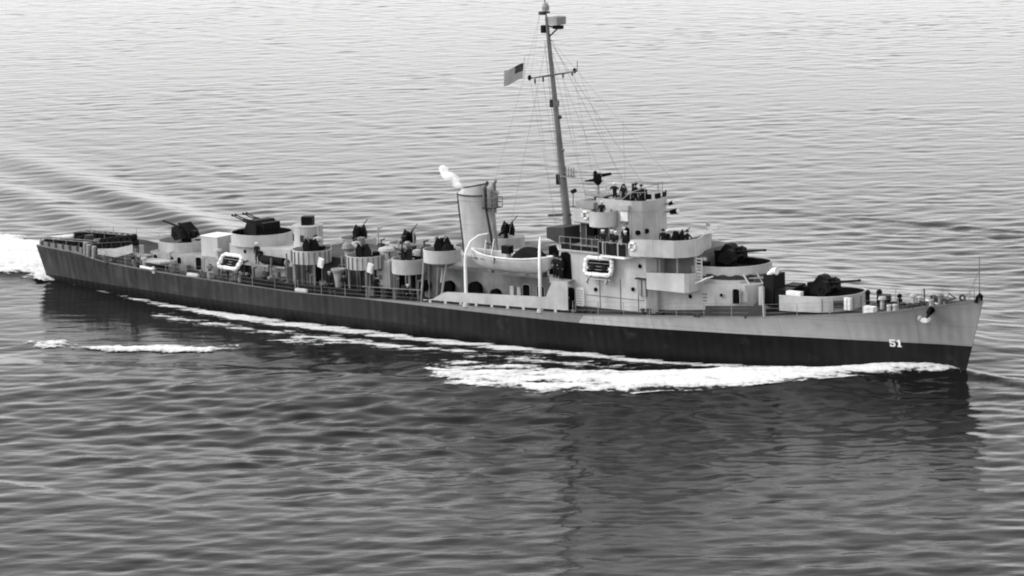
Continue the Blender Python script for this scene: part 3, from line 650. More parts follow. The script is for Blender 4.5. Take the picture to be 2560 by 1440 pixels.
# canvas covers and ammo boxes that darken the tub interiors
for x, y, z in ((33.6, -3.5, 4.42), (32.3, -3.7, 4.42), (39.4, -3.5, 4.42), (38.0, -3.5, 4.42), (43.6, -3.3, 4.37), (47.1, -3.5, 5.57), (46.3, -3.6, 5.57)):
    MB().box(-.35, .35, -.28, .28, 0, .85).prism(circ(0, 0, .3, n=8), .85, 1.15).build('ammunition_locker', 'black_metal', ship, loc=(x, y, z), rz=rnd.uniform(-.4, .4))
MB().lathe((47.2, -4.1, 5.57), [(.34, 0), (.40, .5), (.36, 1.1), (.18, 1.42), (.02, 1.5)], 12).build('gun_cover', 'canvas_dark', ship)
MB().side([(43.9, 5.1), (44.6, 5.1), (44.7, 6.4), (44.35, 6.5), (44.0, 6.2)], -3.4, -2.9).build('gun_cover', 'dark_paint', ship)
# aft structures
MB().box(18.6, 20.5, -1.9, .2, 3.32, 5.0).build('ready_locker', 'light_paint', ship)
MB().box(18.55, 20.55, -1.95, .25, 5.0, 5.06).build('lit_locker_top', 'white_paint', ship)  # white lid paints in the lit top of the locker
mb = MB().prism(circ(29.1, 0, 1.25, n=12), 4.6, 6.42); dt = mb.build('director_tower', 'light_paint', ship, smooth=True)
MB().prism(circ(29.1, 0, 1.32, n=12), 6.42, 6.5).build('tower_lip', 'light_paint', dt)
MB().obox((29.1, 0, 6.86), (.95, .8, .72), rz=R(25)).build('director_box', 'black_metal', dt)
for a in (-20, -75, -130):
    MB().obox((29.1+1.24*math.cos(R(a)), 1.24*math.sin(R(a)), 5.5), (.12, .3, .55), rz=R(a)).build('tower_bracket', 'dark_paint', dt)
MB().cyl((30.6, -.4, 4.6), (30.6, -.4, 6.6), .12, n=8).build('vent_pipe', 'grey_paint', ship)
for x, y, h in ((31.2, -1.2, 5.7), (34.8, -.6, 5.5), (36.0, -1.9, 5.5), (41.5, -.8, 5.4), (44.6, -1.2, 5.8), (50.2, -2.3, 6.0), (51.0, -1.0, 6.4), (52.5, -1.9, 5.9), (20.9, -2.3, 4.2)):
    MB().lathe((x, y, 4.6 if x > 22 else 3.3), [(.16, 0), (.16, h-4.9 if x > 22 else .6), (.42, h-4.75 if x > 22 else .65), (.36, h-4.55 if x > 22 else .8), (.05, h-4.45 if x > 22 else .9)], 12).build('mushroom_vent', 'light_paint', ship)
# midships pale cabinet and T shaped ventilator
cab = MB().box(39.7, 41.1, -3.9, -3.31, 2.0, 5.0).build('ammunition_hoist', 'light_paint', ship)
for z in (2.6, 3.4, 4.1): MB().box(39.95, 40.3, -3.96, -3.9, z, z+.35).build('hoist_hatch', 'mid_paint', cab)
MB().box(39.9, 40.35, -3.98, -3.9, 4.5, 4.95).build('hoist_opening', 'opening_dark', cab)
MB().lathe((40.4, -3.4, 5.0), [(.2, 0), (.2, .55), (.68, .72), (.62, .92), (.1, 1.05)], 14).build('mushroom_vent', 'light_paint', ship)
MB().lathe((36.25, -4.6, 1.95), [(.22, 0), (.3, .9), (.42, 1.7), (.62, 2.0), (.62, 2.12)], 12).build('ventilator', 'grey_paint', ship)
MB().lathe((35.6, -2.6, 4.65), [(.25, 0), (.28, .6), (.5, .75), (.4, 1.1), (.1, 1.3)], 12).build('ventilator', 'grey_paint', ship)
# dark steel clutter along the aft side passage
for x, l, h, mt in ((27.0, 1.6, 1.0, 'grey_paint'), (29.0, .7, 1.5, 'grey_paint'), (30.3, .3, 1.9, 'grey_paint'), (20.8, 1.2, .7, 'mid_paint'), (17.2, 1.0, .5, 'mid_paint'), (22.3, .5, 1.1, 'dark_paint'), (31.9, .8, 1.3, 'dark_paint'), (41.9, .5, .9, 'dark_paint')):
    MB().box(x, x+l, -3.5, -2.9, zd(x), zd(x)+h).build('deck_locker', mt, ship)
MB().prism([(14.0, -4.3), (16.0, -4.3), (16.5, -3.5), (16.4, -2.8), (13.6, -2.8), (13.6, -3.5)], 2.72, 2.86).build('side_platform', 'light_paint', ship)
MB().prism([(11.2, -3.9), (13.2, -3.9), (13.6, -2.8), (11.2, -2.8)], 3.05, 3.15).build('side_platform', 'light_paint', ship)
for x in (11.6, 12.6): MB().cyl((x, -3.0, 2.2), (x, -3.0, 3.9), .22, n=10).build('ventilator', 'light_paint', ship)
# depth charge projector arms along the aft deck
for x in (9.8, 13.3, 17.6, 21.2):
    MB().cyl((x, -4.5, zd(x)), (x-.1, -4.75, zd(x)+.65), .16, .13, 10).build('charge_projector', 'mid_paint', ship)
# stern racks
def rack(x0, x1, yc, z0, z1, mat):
    r_ = MB()
    for s in (-.42, .42):
        r_.tube([(x0, yc+s, z0), (x1, yc+s, z1)], .05, 6).tube([(x0, yc+s, z0+.6), (x1, yc+s, z1+.6)], .05, 6)
        k = 4
        for i in range(k+1):
            x = x0+(x1-x0)*i/k; z = z0+(z1-z0)*i/k
            r_.cyl((x, yc+s, zd(max(x, 0))), (x, yc+s, z+.6), .045, n=6)
    return r_.build('charge_rack', mat, ship)
rack(0.3, 6.6, -2.55, 2.95, 3.05, 'mid_paint'); rack(0.3, 6.6, 2.2, 2.9, 3.0, 'mid_paint'); rack(7.6, 12.3, -3.45, 3.15, 3.72, 'dark_paint')
MB().side([(8.5, 2.95), (10.6, 2.85), (12.7, 3.42), (12.7, 4.12), (10.6, 3.62), (8.5, 3.43)], -4.22, -4.14).build('rack_screen', 'light_paint', ship)
MB().obox((1.9, -2.0, 3.72), (3.0, .2, .14), ry=R(-8)).build('rack_rail', 'white_paint', ship)
for x, y in ((7.3, -4.2), (8.0, -4.25), (6.6, -3.9)): MB().cyl((x, y, zd(x)), (x+.15, y, zd(x)+1.1), .14, .2, 10).build('smoke_pot', 'grey_paint', ship)
MB().wall([(x, -hb(x)+.12) for x in np.linspace(.4, 6.4, 10)], [zd(x) for x in np.linspace(.4, 6.4, 10)], 3.36, .05).build('stern_bulwark', 'mid_paint', ship)
for i in range(6): MB().cyl((.9+i, -hb(.9+i)+.08, 3.18), (.9+i, -hb(.9+i)+.16, 3.18), .27, n=12).build('bulwark_port', 'dark_paint', ship)
# midships bulwark
pts = np.linspace(45.9, 60.2, 30)
ztp = np.interp(pts, [45.9, 46.8, 48.1, 58.1, 58.75, 60.0, 60.2], [2.45, 2.62, 3.34, 3.82, 5.1, 5.2, 5.2])
pts = np.concatenate([np.linspace(45.9, 58.1, 26), np.array([58.4, 58.75, 59.3, 60.2])]); ztp = np.interp(pts, [45.9, 46.8, 48.1, 58.1, 58.75, 60.0, 60.2], [2.45, 2.62, 3.34, 3.82, 5.1, 5.2, 5.2])
for s in (-1, 1):
    o = MB().wall([(x, s*(hb(x)-.06)) for x in pts], [zd(x)+.27 for x in pts], list(ztp), .06).build('side_bulwark', 'light_paint', ship)
    for x in np.arange(46.6, 60, 1.55): MB().box(x-.12, x+.12, s*(hb(x)-.03)-.02, s*(hb(x)-.03)+.02, zd(x), zd(x)+.3).build('bulwark_foot', 'light_paint', o)
MB().box(59.3, 60.2, -5.5, -4.6, 5.14, 5.2).build('boat_platform', 'grey_paint', ship)
MB().box(57.6, 58.72, -4.4, -3.0, 4.72, 5.2).build('deck_locker', 'light_paint', ship)
MB().box(57.0, 58.7, -3.6, -2.0, 5.2, 7.4).build('shelter', 'opening_dark', ship)

# ---- funnel
fb = MB(); secs = []
prof = [(4.7, 47.6, 1.6, 1.2), (6.2, 47.45, 1.46, 1.12), (8.2, 47.2, 1.42, 1.1), (10.35, 46.93, 1.42, 1.1)]
def ellipse(cx, z, a, b2, n=24): return [(cx+a*math.cos(2*math.pi*i/n), b2*math.sin(2*math.pi*i/n), z) for i in range(n)]
vs = [v for z, cx, a, b2 in prof for v in ellipse(cx, z, a, b2)]
fb.add(vs, [(i*24+j, i*24+(j+1) % 24, (i+1)*24+(j+1) % 24, (i+1)*24+j) for i in range(len(prof)-1) for j in range(24)])
fun = fb.build('funnel', 'light_paint', ship, 'raked light grey funnel with capped top', smooth=True)
cp = MB(); lo = ellipse(46.93, 10.35, 1.50, 1.18); hi = [(46.95+(x-46.88)*.74+.12, y*.8, 11.0+.16*(x-46.88)) for x, y, z in lo]
cp.add(lo+hi, [(j, (j+1) % 24, 24+(j+1) % 24, 24+j) for j in range(24)]); cp.build('funnel_cap', 'light_paint', fun, smooth=True)
MB().tube(ellipse(46.93, 10.36, 1.50, 1.18), .055, 6, closed=True).build('funnel_band', 'dark_paint', fun)
MB().add([(46.95+(x-46.88)*.70+.12, y*.74, 10.96+.16*(x-46.88)) for x, y, z in lo], [tuple(range(24))]).build('funnel_mouth', 'opening_dark', fun)
MB().tube([(x, y, z+.01) for x, y, z in hi], .05, 6, closed=True).build('funnel_lip', 'dark_paint', fun)
MB().tube([(48.9, -.25, 5.5), (48.75, -.3, 7.2), (48.4, -.35, 9.0), (48.35, -.35, 10.8), (48.6, -.4, 11.5)], .10, 8).build('steam_pipe', 'dark_paint', fun)
MB().tube([(48.95, .3, 5.5), (48.8, .3, 7.2), (48.6, .3, 9.6), (48.6, .3, 11.3)], .09, 8).build('steam_pipe', 'grey_paint', fun)
MB().tube([(45.95, -.3, 4.7), (45.85, -.3, 6.5), (45.55, -.3, 9.0), (45.45, -.3, 10.3)], .06, 6).build('steam_pipe', 'dark_paint', fun)
MB().prism([(48.2, -.7), (49.3, -.6), (49.3, .6), (48.2, .7)], 9.35, 9.42).build('whistle_platform', 'dark_paint', fun)
mb = MB()
for z in (9.8, 10.2): mb.tube([(48.2, -.7, z), (49.3, -.6, z), (49.3, .6, z), (48.2, .7, z)], .03, 5)
for x, y in ((48.75, -.65), (49.3, -.6), (49.3, 0), (49.3, .6)): mb.cyl((x, y, 9.4), (x, y, 10.2), .03, n=5)
mb.build('platform_rail', 'mid_paint', fun)
MB().cyl((48.7, -.35, 9.4), (48.75, -.35, 10.9), .15, n=8).cyl((48.75, -.35, 10.9), (48.75, -.35, 11.15), .24, .2, 10).build('whistle', 'light_paint', fun)
MB().cyl((49.0, .2, 9.4), (49.05, .2, 10.5), .13, n=8).sphere((49.05, .2, 10.55), .2).build('whistle', 'grey_paint', fun)
for z in (8.0, 9.9): MB().tube(ellipse(47.17 if z < 9 else 46.94, z, 1.435, 1.112), .02, 5, closed=True).build('funnel_seam', 'grey_paint', fun)
for x, y, z0_, z1_, r_ in ((48.5, -.75, 9.5, 11.0, .09), (48.95, -.45, 9.4, 10.7, .12), (49.2, -.2, 9.0, 10.2, .1), (48.7, .5, 9.4, 11.3, .08)):
    MB().cyl((x, y, z0_), (x-.04, y, z1_), r_, n=8).cyl((x-.04, y, z1_), (x+.08, y, z1_+.2), r_*1.7, r_*1.2, 8).build('steam_pipe', 'mid_paint', fun)
MB().tube([(48.6, -.9, 6.6), (49.5, -1.0, 6.55), (49.6, -1.0, 6.9)], .09, 6).build('drain_pipe', 'dark_paint', ship)

# ---- mast
def mx(z): return 56.6 - (z-4.7)*(56.6-54.46)/(26.1-4.7)
mast = MB().tube([(mx(z), 0, z) for z in (4.7, 9, 12, 16, 20, 23, 24.8)], .2, 12, rs=[.34, .31, .28, .23, .19, .16, .12]).build('mast', 'mast_paint', ship, 'tall raked pole mast', smooth=True)
MB().cyl((mx(24.7), 0, 24.7), (mx(26.6), 0, 26.6), .07, .04, 8).build('topmast', 'mast_paint', mast)
MB().prism(circ(mx(25.2)-.15, 0, .45, n=12), 25.1, 25.22).build('top_platform', 'dark_paint', mast)
MB().lathe((mx(25.4), 0, 25.3), [(.28, 0), (.3, .3), (.2, .55), (.05, .65)], 12).build('radome', 'grey_paint', mast)
MB().box(mx(25)-.7, mx(25)-.1, -.06, .06, 24.95, 25.1).build('insulator_arm', 'dark_paint', mast)
MB().box(mx(24)-.5, mx(24)-.12, -.22, .22, 23.55, 24.15).build('junction_box', 'black_metal', mast)
rd = MB().cyl((mx(23.4), 0, 23.2), (mx(23.4)+1.0, 0, 24.0), .06, n=6).cyl((mx(24), 0, 24.1), (mx(24)+.9, 0, 24.0), .07, n=6).obox((mx(24)+1.05, 0, 24.05), (.7, .5, .28)).build('radar_mount', 'black_metal', mast)
ra = MB()
for i in range(6): ra.cyl((mx(24)+.55, -.55+i*.22, 24.25), (mx(24)+1.25, -.55+i*.22, 24.3), .02, n=5)
for zz_ in (24.3, 24.55, 24.8): ra.box(mx(24)+.55, mx(24)+1.35, -.6, .6, zz_, zz_+.04)
for x in (.55, .95, 1.35): ra.box(mx(24)+x-.02, mx(24)+x+.02, -.6, .6, 24.25, 24.85)
ra.box(mx(24)+.93, mx(24)+.96, -.6, .6, 24.25, 24.85)
for y in (-.6, -.3, 0, .3, .6): ra.box(mx(24)+.53, mx(24)+1.37, y-.015, y+.015, 24.25, 24.87)
ra.build('radar_antenna', 'grey_paint', mast)
yd = MB().tube([(mx(20.2)+.5, -3.6, 20.4), (mx(20.2)+.1, 0, 20.3), (mx(20.2)-.25, 3.6, 20.2)], .07, 8, rs=[.045, .085, .045]).build('yardarm', 'mast_paint', mast)
for y in (-3.55, 3.55): MB().sphere((mx(20.2)-.13*y, y, 20.35-.03*y), .16, 8, 5, (1, 1, 1.4)).build('yard_fitting', 'black_metal', mast)
for y in (-2.6, -1.4, 1.6, 3.0): MB().cyl((mx(20.2)-y*.1, y, 20.25), (mx(20.2)-y*.1, y, 19.9), .07, n=6).build('block', 'dark_paint', mast)
MB().cyl((mx(20.3)-.25, 3.6, 20.2), (mx(20.3)-.25, 3.65, 21.0), .03, n=5).build('whip_antenna', 'dark_paint', mast)
MB().box(mx(18)-.42, mx(18)-.1, -.2, .2, 17.75, 18.35).build('junction_box', 'black_metal', mast)
MB().box(mx(18)+.1, mx(18)+.3, -.12, .12, 17.85, 18.3).build('lamp_box', 'mid_paint', mast)
MB().sphere((mx(17)+.32, 0, 17.0), .16, 8, 5).cyl((mx(17), 0, 16.8), (mx(17)+.3, 0, 17.0), .06, n=6).build('mast_lamp', 'dark_paint', mast)
MB().sphere((mx(14.4)+.26, 0, 14.4), .15, 8, 5).build('mast_lamp', 'mid_paint', mast)
MB().box(mx(12)-.5, mx(12)-.18, -.3, .3, 11.7, 12.5).build('loudspeaker', 'black_metal', mast)
ca = MB()
for x in (.35, .6, .85, 1.1): ca.cyl((mx(12.6)+x, 0, 12.3), (mx(12.6)+x, 0, 13.1), .05, n=6)
ca.box(mx(12.6), mx(12.6)+1.15, -.35, .35, 12.35, 12.4); ca.box(mx(12.6)+.5, mx(12.6)+1.15, -.4, .4, 12.7, 12.76)
ca.build('mast_bracket', 'grey_paint', mast)
MB().tube([(mx(9.2)-1.95, .2, 9.1), (mx(9.2), 0, 9.35), (mx(9.2)+.4, 0, 9.35)], .1, 8).build('cargo_boom', 'dark_paint', mast)
MB().box(mx(9.2)-1.9, mx(9.2)-.1, -.3, .3, 8.85, 8.93).build('boom_rest', 'grey_paint', mast)
mb = MB()
for s in (-.17, .17): mb.tube([(mx(z)-.02, s-.34, z) for z in (5, 12, 20, 23)], .018, 5)
for i in range(40): mb.cyl((mx(5+i*.45), -.51, 5+i*.45), (mx(5+i*.45), -.17, 5+i*.45), .014, n=4)
mb.build('ladder', 'mast_paint', mast)
# rigging
def wire(a, b2, r=.018, sag=0.0, name='stay'):
    a, b2 = Vector(a), Vector(b2); k = 8
    MB().tube([a.lerp(b2, i/k)+Vector((0, 0, -sag*4*(i/k)*(1-i/k))) for i in range(k+1)], r*.62, 4).build(name, 'wire', ship)
for y in (-3.3, -2.6, -1.5): wire((mx(20.2)-y*.1, y, 20.2), (57.6+rnd.uniform(-.6, .6), y*.72-.6, 7.6), .016, .1, 'halyard')
for y in (1.5, 3.2): wire((mx(20.2)-y*.1, y, 20.2), (57.8, y*.8, 7.6), .015, .1, 'halyard')
for s in (-1, 1):
    wire((mx(23.2), s*.15, 23.2), (53.2, s*4.9, 4.8), .02); wire((mx(23.2), s*.15, 23.2), (60.4, s*2.9, 10.5), .022); wire((mx(22.9), s*.12, 22.9), (62.2, s*2.4, 11.3), .02)
wire((mx(25.0)-.6, 0, 25.0), (48.7, .3, 11.2), .014, .3, 'aerial_wire'); wire((mx(25.0)-.6, 0, 25.0), (mx(20.2)+.5, -3.5, 20.4), .014, 0, 'aerial_wire')
wire((mx(23.3), 0, 23.3), (66.8, 0, 12.4), .016, .2); wire((49.2, -.5, 11.0), (50.6, -2.0, 5.0), .015); wire((mx(20.2), 3.5, 20.2), (59.8, 3.0, 10.6), .014, .05, 'halyard')
wire((62.5, -.9, 11.4), (62.4, -.9, 17.2), .018, 0, 'whip_antenna')

# ---- forecastle fittings
MB().tube([(93.0, 0, 5.8), (93.0, 0, 9.0)], .035, 6).cyl((93.0, 0, 5.75), (93.0, 0, 6.5), .06, n=6).build('jackstaff', 'mast_paint', ship)
for p in ((91.9, .3), (91.9, -.3)): MB().cyl((93.0, 0, 8.0), (p[0], p[1], 5.65), .016, n=4).build('stay', 'wire', ship)
MB().tube([(92.9, -.35, 5.65), (93.0, -.3, 6.05), (93.05, 0, 6.2), (93.0, .3, 6.05), (92.9, .35, 5.65)], .13, 8).build('bull_nose', 'black_metal', ship)
def torus(c, r, rt, ax='x'):
    pts = [(c[0], c[1]+r*math.cos(a), c[2]+r*math.sin(a)) if ax == 'x' else (c[0]+r*math.cos(a), c[1], c[2]+r*math.sin(a)) for a in np.linspace(0, 2*math.pi, 16, endpoint=False)]
    return MB().tube(pts, rt, 8, closed=True)
for x, y in ((88.9, 1.4), (91.2, .7), (90.6, -.85), (88.2, -1.55)): torus((x, y, zd(x)+.22), .2, .085, 'y').build('fairlead', 'dark_paint', ship)
for x, y in ((86.6, -1.9), (87.0, -1.75), (89.6, -1.0), (86.6, 1.9), (87.0, 1.8), (89.6, 1.0), (66.8, -4.95), (67.3, -4.9), (36.0, -5.3), (36.5, -5.3), (24.0, -5.1), (5.2, -3.5)):
    z = zd(x); MB().lathe((x, y, z), [(.17, 0), (.15, .38), (.21, .42), (.18, .5)], 12).build('bollard', 'light_paint' if x > 80 else 'dark_paint', ship)
w_ = MB().lathe((85.1, 0, 4.5), [(.55, 0), (.42, .2), (.35, .7), (.5, .85), (.45, 1.0)], 14).build('anchor_windlass', 'dark_paint', ship)
for s in (-1, 1): MB().cyl((85.9, s*.75, 4.6), (85.9, s*.75, 5.15), .25, .2, 10).sphere((85.9, s*.75, 5.35), .2, 8, 5).build('windlass_gear', 'black_metal', w_)
MB().cyl((84.0, -.6, 4.5), (84.0, -.6, 5.5), .16, n=8).sphere((84.0, -.6, 5.65), .22, 8, 5).build('ventilator', 'black_metal', ship)
MB().cyl((84.5, .2, 4.5), (84.5, .2, 5.4), .2, n=8).sphere((84.5, .2, 5.6), .24, 8, 5).build('ventilator', 'black_metal', ship)
for s in (-1, 1):
    ch = MB()
    for i in range(16):
        x = 86.0+i*.2; ch.obox((x, s*(.6+.0*i), zd(x)+.16), (.22, .12 if i % 2 else .05, .05 if i % 2 else .12))
    ch.build('anchor_chain', 'black_metal', ship)
    MB().lathe((89.3, s*.62, zd(89.3)), [(.3, 0), (.25, .15), (.2, .2)], 12).build('hawse_lip', 'dark_paint', ship)
MB().box(84.6, 85.5, -2.3, -1.75, 4.45, 4.95).build('deck_locker', 'white_paint', ship)
for x in (82.95, 83.25): MB().obox((x, -1.9, 4.95), (.22, .3, .9)).build('splinter_mat', 'white_paint', ship)
MB().obox((82.5, -2.2, 4.9), (.8, .2, .5), rz=R(38)).build('rope_reel', 'dark_paint', ship)
MB().obox((89.4, -.4, 5.4), (1.5, .14, .1), ry=R(8), rz=R(-12)).build('spar', 'white_paint', ship)
MB().tube([(88.3, .2, 6.2), (88.35, .2, 5.1), (89.2, .3, 5.05), (91.0, .1, 5.75), (90.6, -.2, 6.1)], .06, 6).build('rope', 'dark_paint', ship)
# vent cowl, dark breakwater and dodger in front of the forward house
MB().tube([(75.9, -1.6, 4.0), (75.9, -1.6, 6.0), (76.05, -1.6, 6.5), (76.45, -1.6, 6.8), (76.75, -1.6, 6.8)], .2, 10, rs=[.17, .17, .19, .24, .3]).build('cowl_ventilator', 'white_paint', ship)
MB().cyl((75.75, -2.2, 3.7), (75.75, -2.2, 5.6), .22, n=10).build('ventilator', 'light_paint', ship)
MB().wall([(77.0, -4.0), (76.2, -3.9), (75.9, -3.0)], 3.7, 4.6, .06).build('breakwater', 'dark_paint', ship)
MB().wall([(72.3, -4.6), (76.9, -4.0)], [3.45, 3.75], [4.25, 4.55], .05).build('canvas_dodger', 'dark_paint', ship)
MB().cyl((77.1, -4.0, 3.7), (77.0, -4.0, 6.1), .06, n=6).build('ensign_post', 'light_paint', ship)

# ---- guard rails
def rail(x0, x1, step, sgn, h=1.0, wires=(1.0, .66, .33)):
    k = max(1, int(round((x1-x0)/step))); xs2 = np.linspace(x0, x1, k+1)
    for x in xs2: MB().cyl((x, sgn*(hb(x)-.1), zd(x)), (x, sgn*(hb(x)-.1), zd(x)+h), .026, n=5).build('stanchion', 'grey_paint', ship)
    for w in wires: MB().tube([(x, sgn*(hb(x)-.1), zd(x)+h*w) for x in xs2], .011, 4).build('guard_wire', 'wire', ship)
rail(60.6, 76.8, 2.3, -1); rail(77.2, 92.4, 2.5, -1, .95); rail(.3, 45.3, 2.5, 1); rail(60.6, 92.4, 2.6, 1); rail(7.0, 45.3, 2.6, -1)

xd = np.linspace(26.2, 39.2, 14)
MB().wall([(x, -hb(x)+.17) for x in xd], [zd(x)+.05 for x in xd], [zd(x)+.72 for x in xd], .03).build('canvas_dodger', 'canvas_dark', ship)
xd = np.linspace(39.5, 45.6, 8)
MB().tube([(x, -hb(x)+.1, zd(x)+.98) for x in xd], .05, 6).build('hand_rail', 'mid_paint', ship)
for x0_, z0_ in ((31.4, 4.7), (37.0, 4.7), (41.0, 4.7), (50.0, 4.7), (53.6, 4.7)):
    mb = MB()
    for i in range(4): mb.cyl((x0_+i*.8, -3.2, z0_), (x0_+i*.8, -3.2, z0_+.95), .025, n=5)
    for z_ in (.5, .95): mb.tube([(x0_, -3.2, z0_+z_), (x0_+2.4, -3.2, z0_+z_)], .02, 5)
    mb.build('deck_rail', 'grey_paint', ship)
# upper deck rail behind the sailors
mb = MB()
for x in np.linspace(58.9, 63.0, 5): mb.cyl((x, -4.7, 7.52), (x, -4.7, 8.5), .028, n=5)
for z in (8.0, 8.5): mb.tube([(58.9, -4.7, z), (63.0, -4.7, z)], .018, 5)
mb.build('deck_rail', 'grey_paint', ship)
mb = MB()
for x in np.linspace(63.0, 65.6, 5): mb.cyl((x, -5.25, 7.5), (x, -5.25, 8.5), .05, n=5)
mb.tube([(63.0, -5.25, 8.5), (65.6, -5.25, 8.5)], .03, 5); mb.build('deck_rail', 'grey_paint', ship)
MB().prism([(56.3, -2.9), (58.4, -3.4), (58.6, -1.6), (56.5, -1.4)], [7.9, 7.55, 7.55, 7.9], [8.75, 8.95, 8.95, 8.75]).build('flag_bag', 'dark_paint', ship)

# ---- small stowage along the decks
rc = random.Random(23)
proto = {
    'deck_locker': (MB().box(-.35, .35, -.22, .22, 0, .5).box(-.38, .38, -.25, .25, .5, .55), ('dark_paint', 'mid_paint', 'grey_paint')),
    'hose_rack': (MB().box(-.3, .3, -.08, .08, 0, .9).cyl((-.2, -.14, .6), (.2, -.14, .6), .16, n=8), ('dark_paint', 'mid_paint')),
    'deck_vent': (MB().lathe((0, 0, 0), [(.12, 0), (.12, .55), (.26, .62), (.22, .78), (.04, .82)], 10), ('mid_paint', 'grey_paint', 'light_paint')),
    'stowed_coil': (MB().tube([(.26*math.cos(a), .26*math.sin(a), .08) for a in np.linspace(0, 6.28, 12, endpoint=False)], .08, 6, closed=True).tube([(.24*math.cos(a), .24*math.sin(a), .22) for a in np.linspace(0, 6.28, 12, endpoint=False)], .08, 6, closed=True), ('mid_paint', 'canvas_dark')),
    'cleat': (MB().box(-.08, .08, -.06, .06, 0, .18).cyl((-.25, 0, .2), (.25, 0, .2), .05, n=6), ('dark_paint',)),
    'pipe_riser': (MB().cyl((0, 0, 0), (0, 0, 1.5), .06, n=6).cyl((0, 0, 1.4), (.35, 0, 1.55), .06, n=6), ('dark_paint', 'grey_paint')),
    'stowage_bin': (MB().prism(circ(0, 0, .32, n=8), 0, .7), ('dark_paint', 'canvas_dark', 'mid_paint')),
}
PM = {(k_, mt): p_[0].mesh(k_, mt) for k_, p_ in proto.items() for mt in p_[1]}
def scatter(n_, xr, yr, zf, kinds):
    for _ in range(n_):
        k_ = rc.choice(kinds); mt = rc.choice(proto[k_][1]); x, y = rc.uniform(*xr), rc.uniform(*yr)
        o = bpy.data.objects.new(k_, PM[(k_, mt)]); C.objects.link(o); o.parent = ship; o.location = (x, y, zf(x)); o.rotation_euler.z = rc.uniform(-.5, .5); sc_ = rc.uniform(.75, 1.25); o.scale = (sc_,)*3
allk = list(proto)
scatter(34, (26.5, 45), (-4.7, -3.6), zd, ['deck_locker', 'hose_rack', 'pipe_riser', 'stowage_bin', 'stowed_coil'])
scatter(22, (9, 26), (-4.6, -3.4), zd, allk)
scatter(30, (31.2, 45), (-3.0, 2.8), lambda x: 4.7, ['deck_vent', 'deck_locker', 'stowage_bin', 'stowed_coil', 'pipe_riser'])
scatter(12, (50, 57), (-3.0, 2.8), lambda x: 4.7, ['deck_vent', 'deck_locker', 'stowage_bin', 'pipe_riser'])
scatter(10, (61, 76), (-4.9, -4.75), zd, ['cleat', 'stowed_coil', 'cleat'])
scatter(22, (83.5, 91), (-.9, .9), zd, ['cleat', 'stowed_coil', 'deck_vent', 'cleat', 'deck_locker'])
scatter(10, (1, 8), (-1.6, 1.4), zd, ['deck_vent', 'stowed_coil', 'stowage_bin', 'cleat'])
scatter(9, (61.2, 64.5), (-1.6, 1.6), lambda x: 10.66, ['stowage_bin', 'pipe_riser', 'deck_locker'])
for x, y, z0_, h_ in ((31.5, -3.6, 1.9, 3.2), (35.9, -3.7, 1.95, 3.0), (37.4, -3.6, 2, 2.6), (41.6, -3.7, 2.1, 2.9), (44.9, -3.6, 2.2, 3.0), (28.6, -4.2, 1.95, 2.3), (30.4, -4.3, 1.9, 2.9)):
    MB().cyl((x, y, z0_), (x, y, z0_+h_), .08, n=6).build('stowage_post', rc.choice(['grey_paint', 'mid_paint']), ship)

# ---- davits
def davit(x, y, z0, dirx, diry, lab=None):
    pts = [(x, y, z0), (x, y, 4.5), (x, y, 6.0), (x+dirx*.12, y+diry*.12, 6.8), (x+dirx*.5, y+diry*.5, 7.5), (x+dirx*1.1, y+diry*1.1, 7.95), (x+dirx*1.9, y+diry*1.9, 8.1)]
    o = MB().tube(pts, .13, 10, rs=[.13, .13, .12, .11, .10, .08, .06]).build('boat_davit', 'white_paint', ship, lab, smooth=True)
    MB().lathe((x, y, z0-.05), [(.32, 0), (.26, .25), (.18, .3)], 12).build('davit_socket', 'light_paint', o)
    ex, ey = x+dirx*1.85, y+diry*1.85
    MB().cyl((ex, ey, 8.05), (ex, ey, 7.0), .02, n=4).obox((ex, ey, 7.0), (.14, .1, .3)).build('davit_fall', 'wire', o)
davit(50.15, -5.45, 2.4, .78, .62); davit(57.45, -5.42, 2.6, -.55, .83)

# ------------------------------------------------------------------ things on the ship
# ship's boat
boat = empty('whaleboat', (54.3, -4.75, 5.3)); tag(boat, 'light grey double ended whaleboat hanging between two curved davits', 'boat')
mb = MB(); secs = 15; rows = 7; vs = []
for i in range(secs):
    s = -1+2*i/(secs-1); x = 3.9*s; w = 1.12*(1-abs(s)**2.6)+.03; zt = 1.28+.30*abs(s)**2.2; zb = .02+.65*abs(s)**5
    for j in range(rows*2-1):
        q_ = (j-(rows-1))/(rows-1); yy = w*math.copysign(abs(q_)**.55, q_); vs.append((x*(1+.02*abs(q_)), yy, zb+(zt-zb)*abs(q_)**1.7))
nr = rows*2-1
mb.add(vs, [(i*nr+j, (i+1)*nr+j, (i+1)*nr+j+1, i*nr+j+1) for i in range(secs-1) for j in range(nr-1)])
bh = mb.build('boat_hull', 'light_paint', boat, smooth=True); sol = bh.modifiers.new('s', 'SOLIDIFY'); sol.thickness = .06
for sg in (0, nr-1): MB().tube([vs[i*nr+sg] for i in range(secs)], .06, 6).build('gunwale', 'white_paint', boat)
for x in (-2.4, -1.2): MB().box(x-.13, x+.13, -.85, .85, .95, 1.0).build('thwart', 'mid_paint', boat)
mb = MB(); vs = []
for i in range(9):
    x = .35+3.0*i/8; hgt = [.0, .55, .82, .9, .9, .86, .74, .5, .05][i]; w = 1.0*(1-abs((x)/3.9)**2.6)+.02
    vs += [(x, w*math.cos(a)*1.0, 1.25+hgt*math.sin(a)) for a in np.linspace(0, math.pi, 9)]
mb.add(vs, [(i*9+j, (i+1)*9+j, (i+1)*9+j+1, i*9+j+1) for i in range(8) for j in range(8)]); mb.build('canvas_cover', 'canvas_dark', boat, smooth=True)
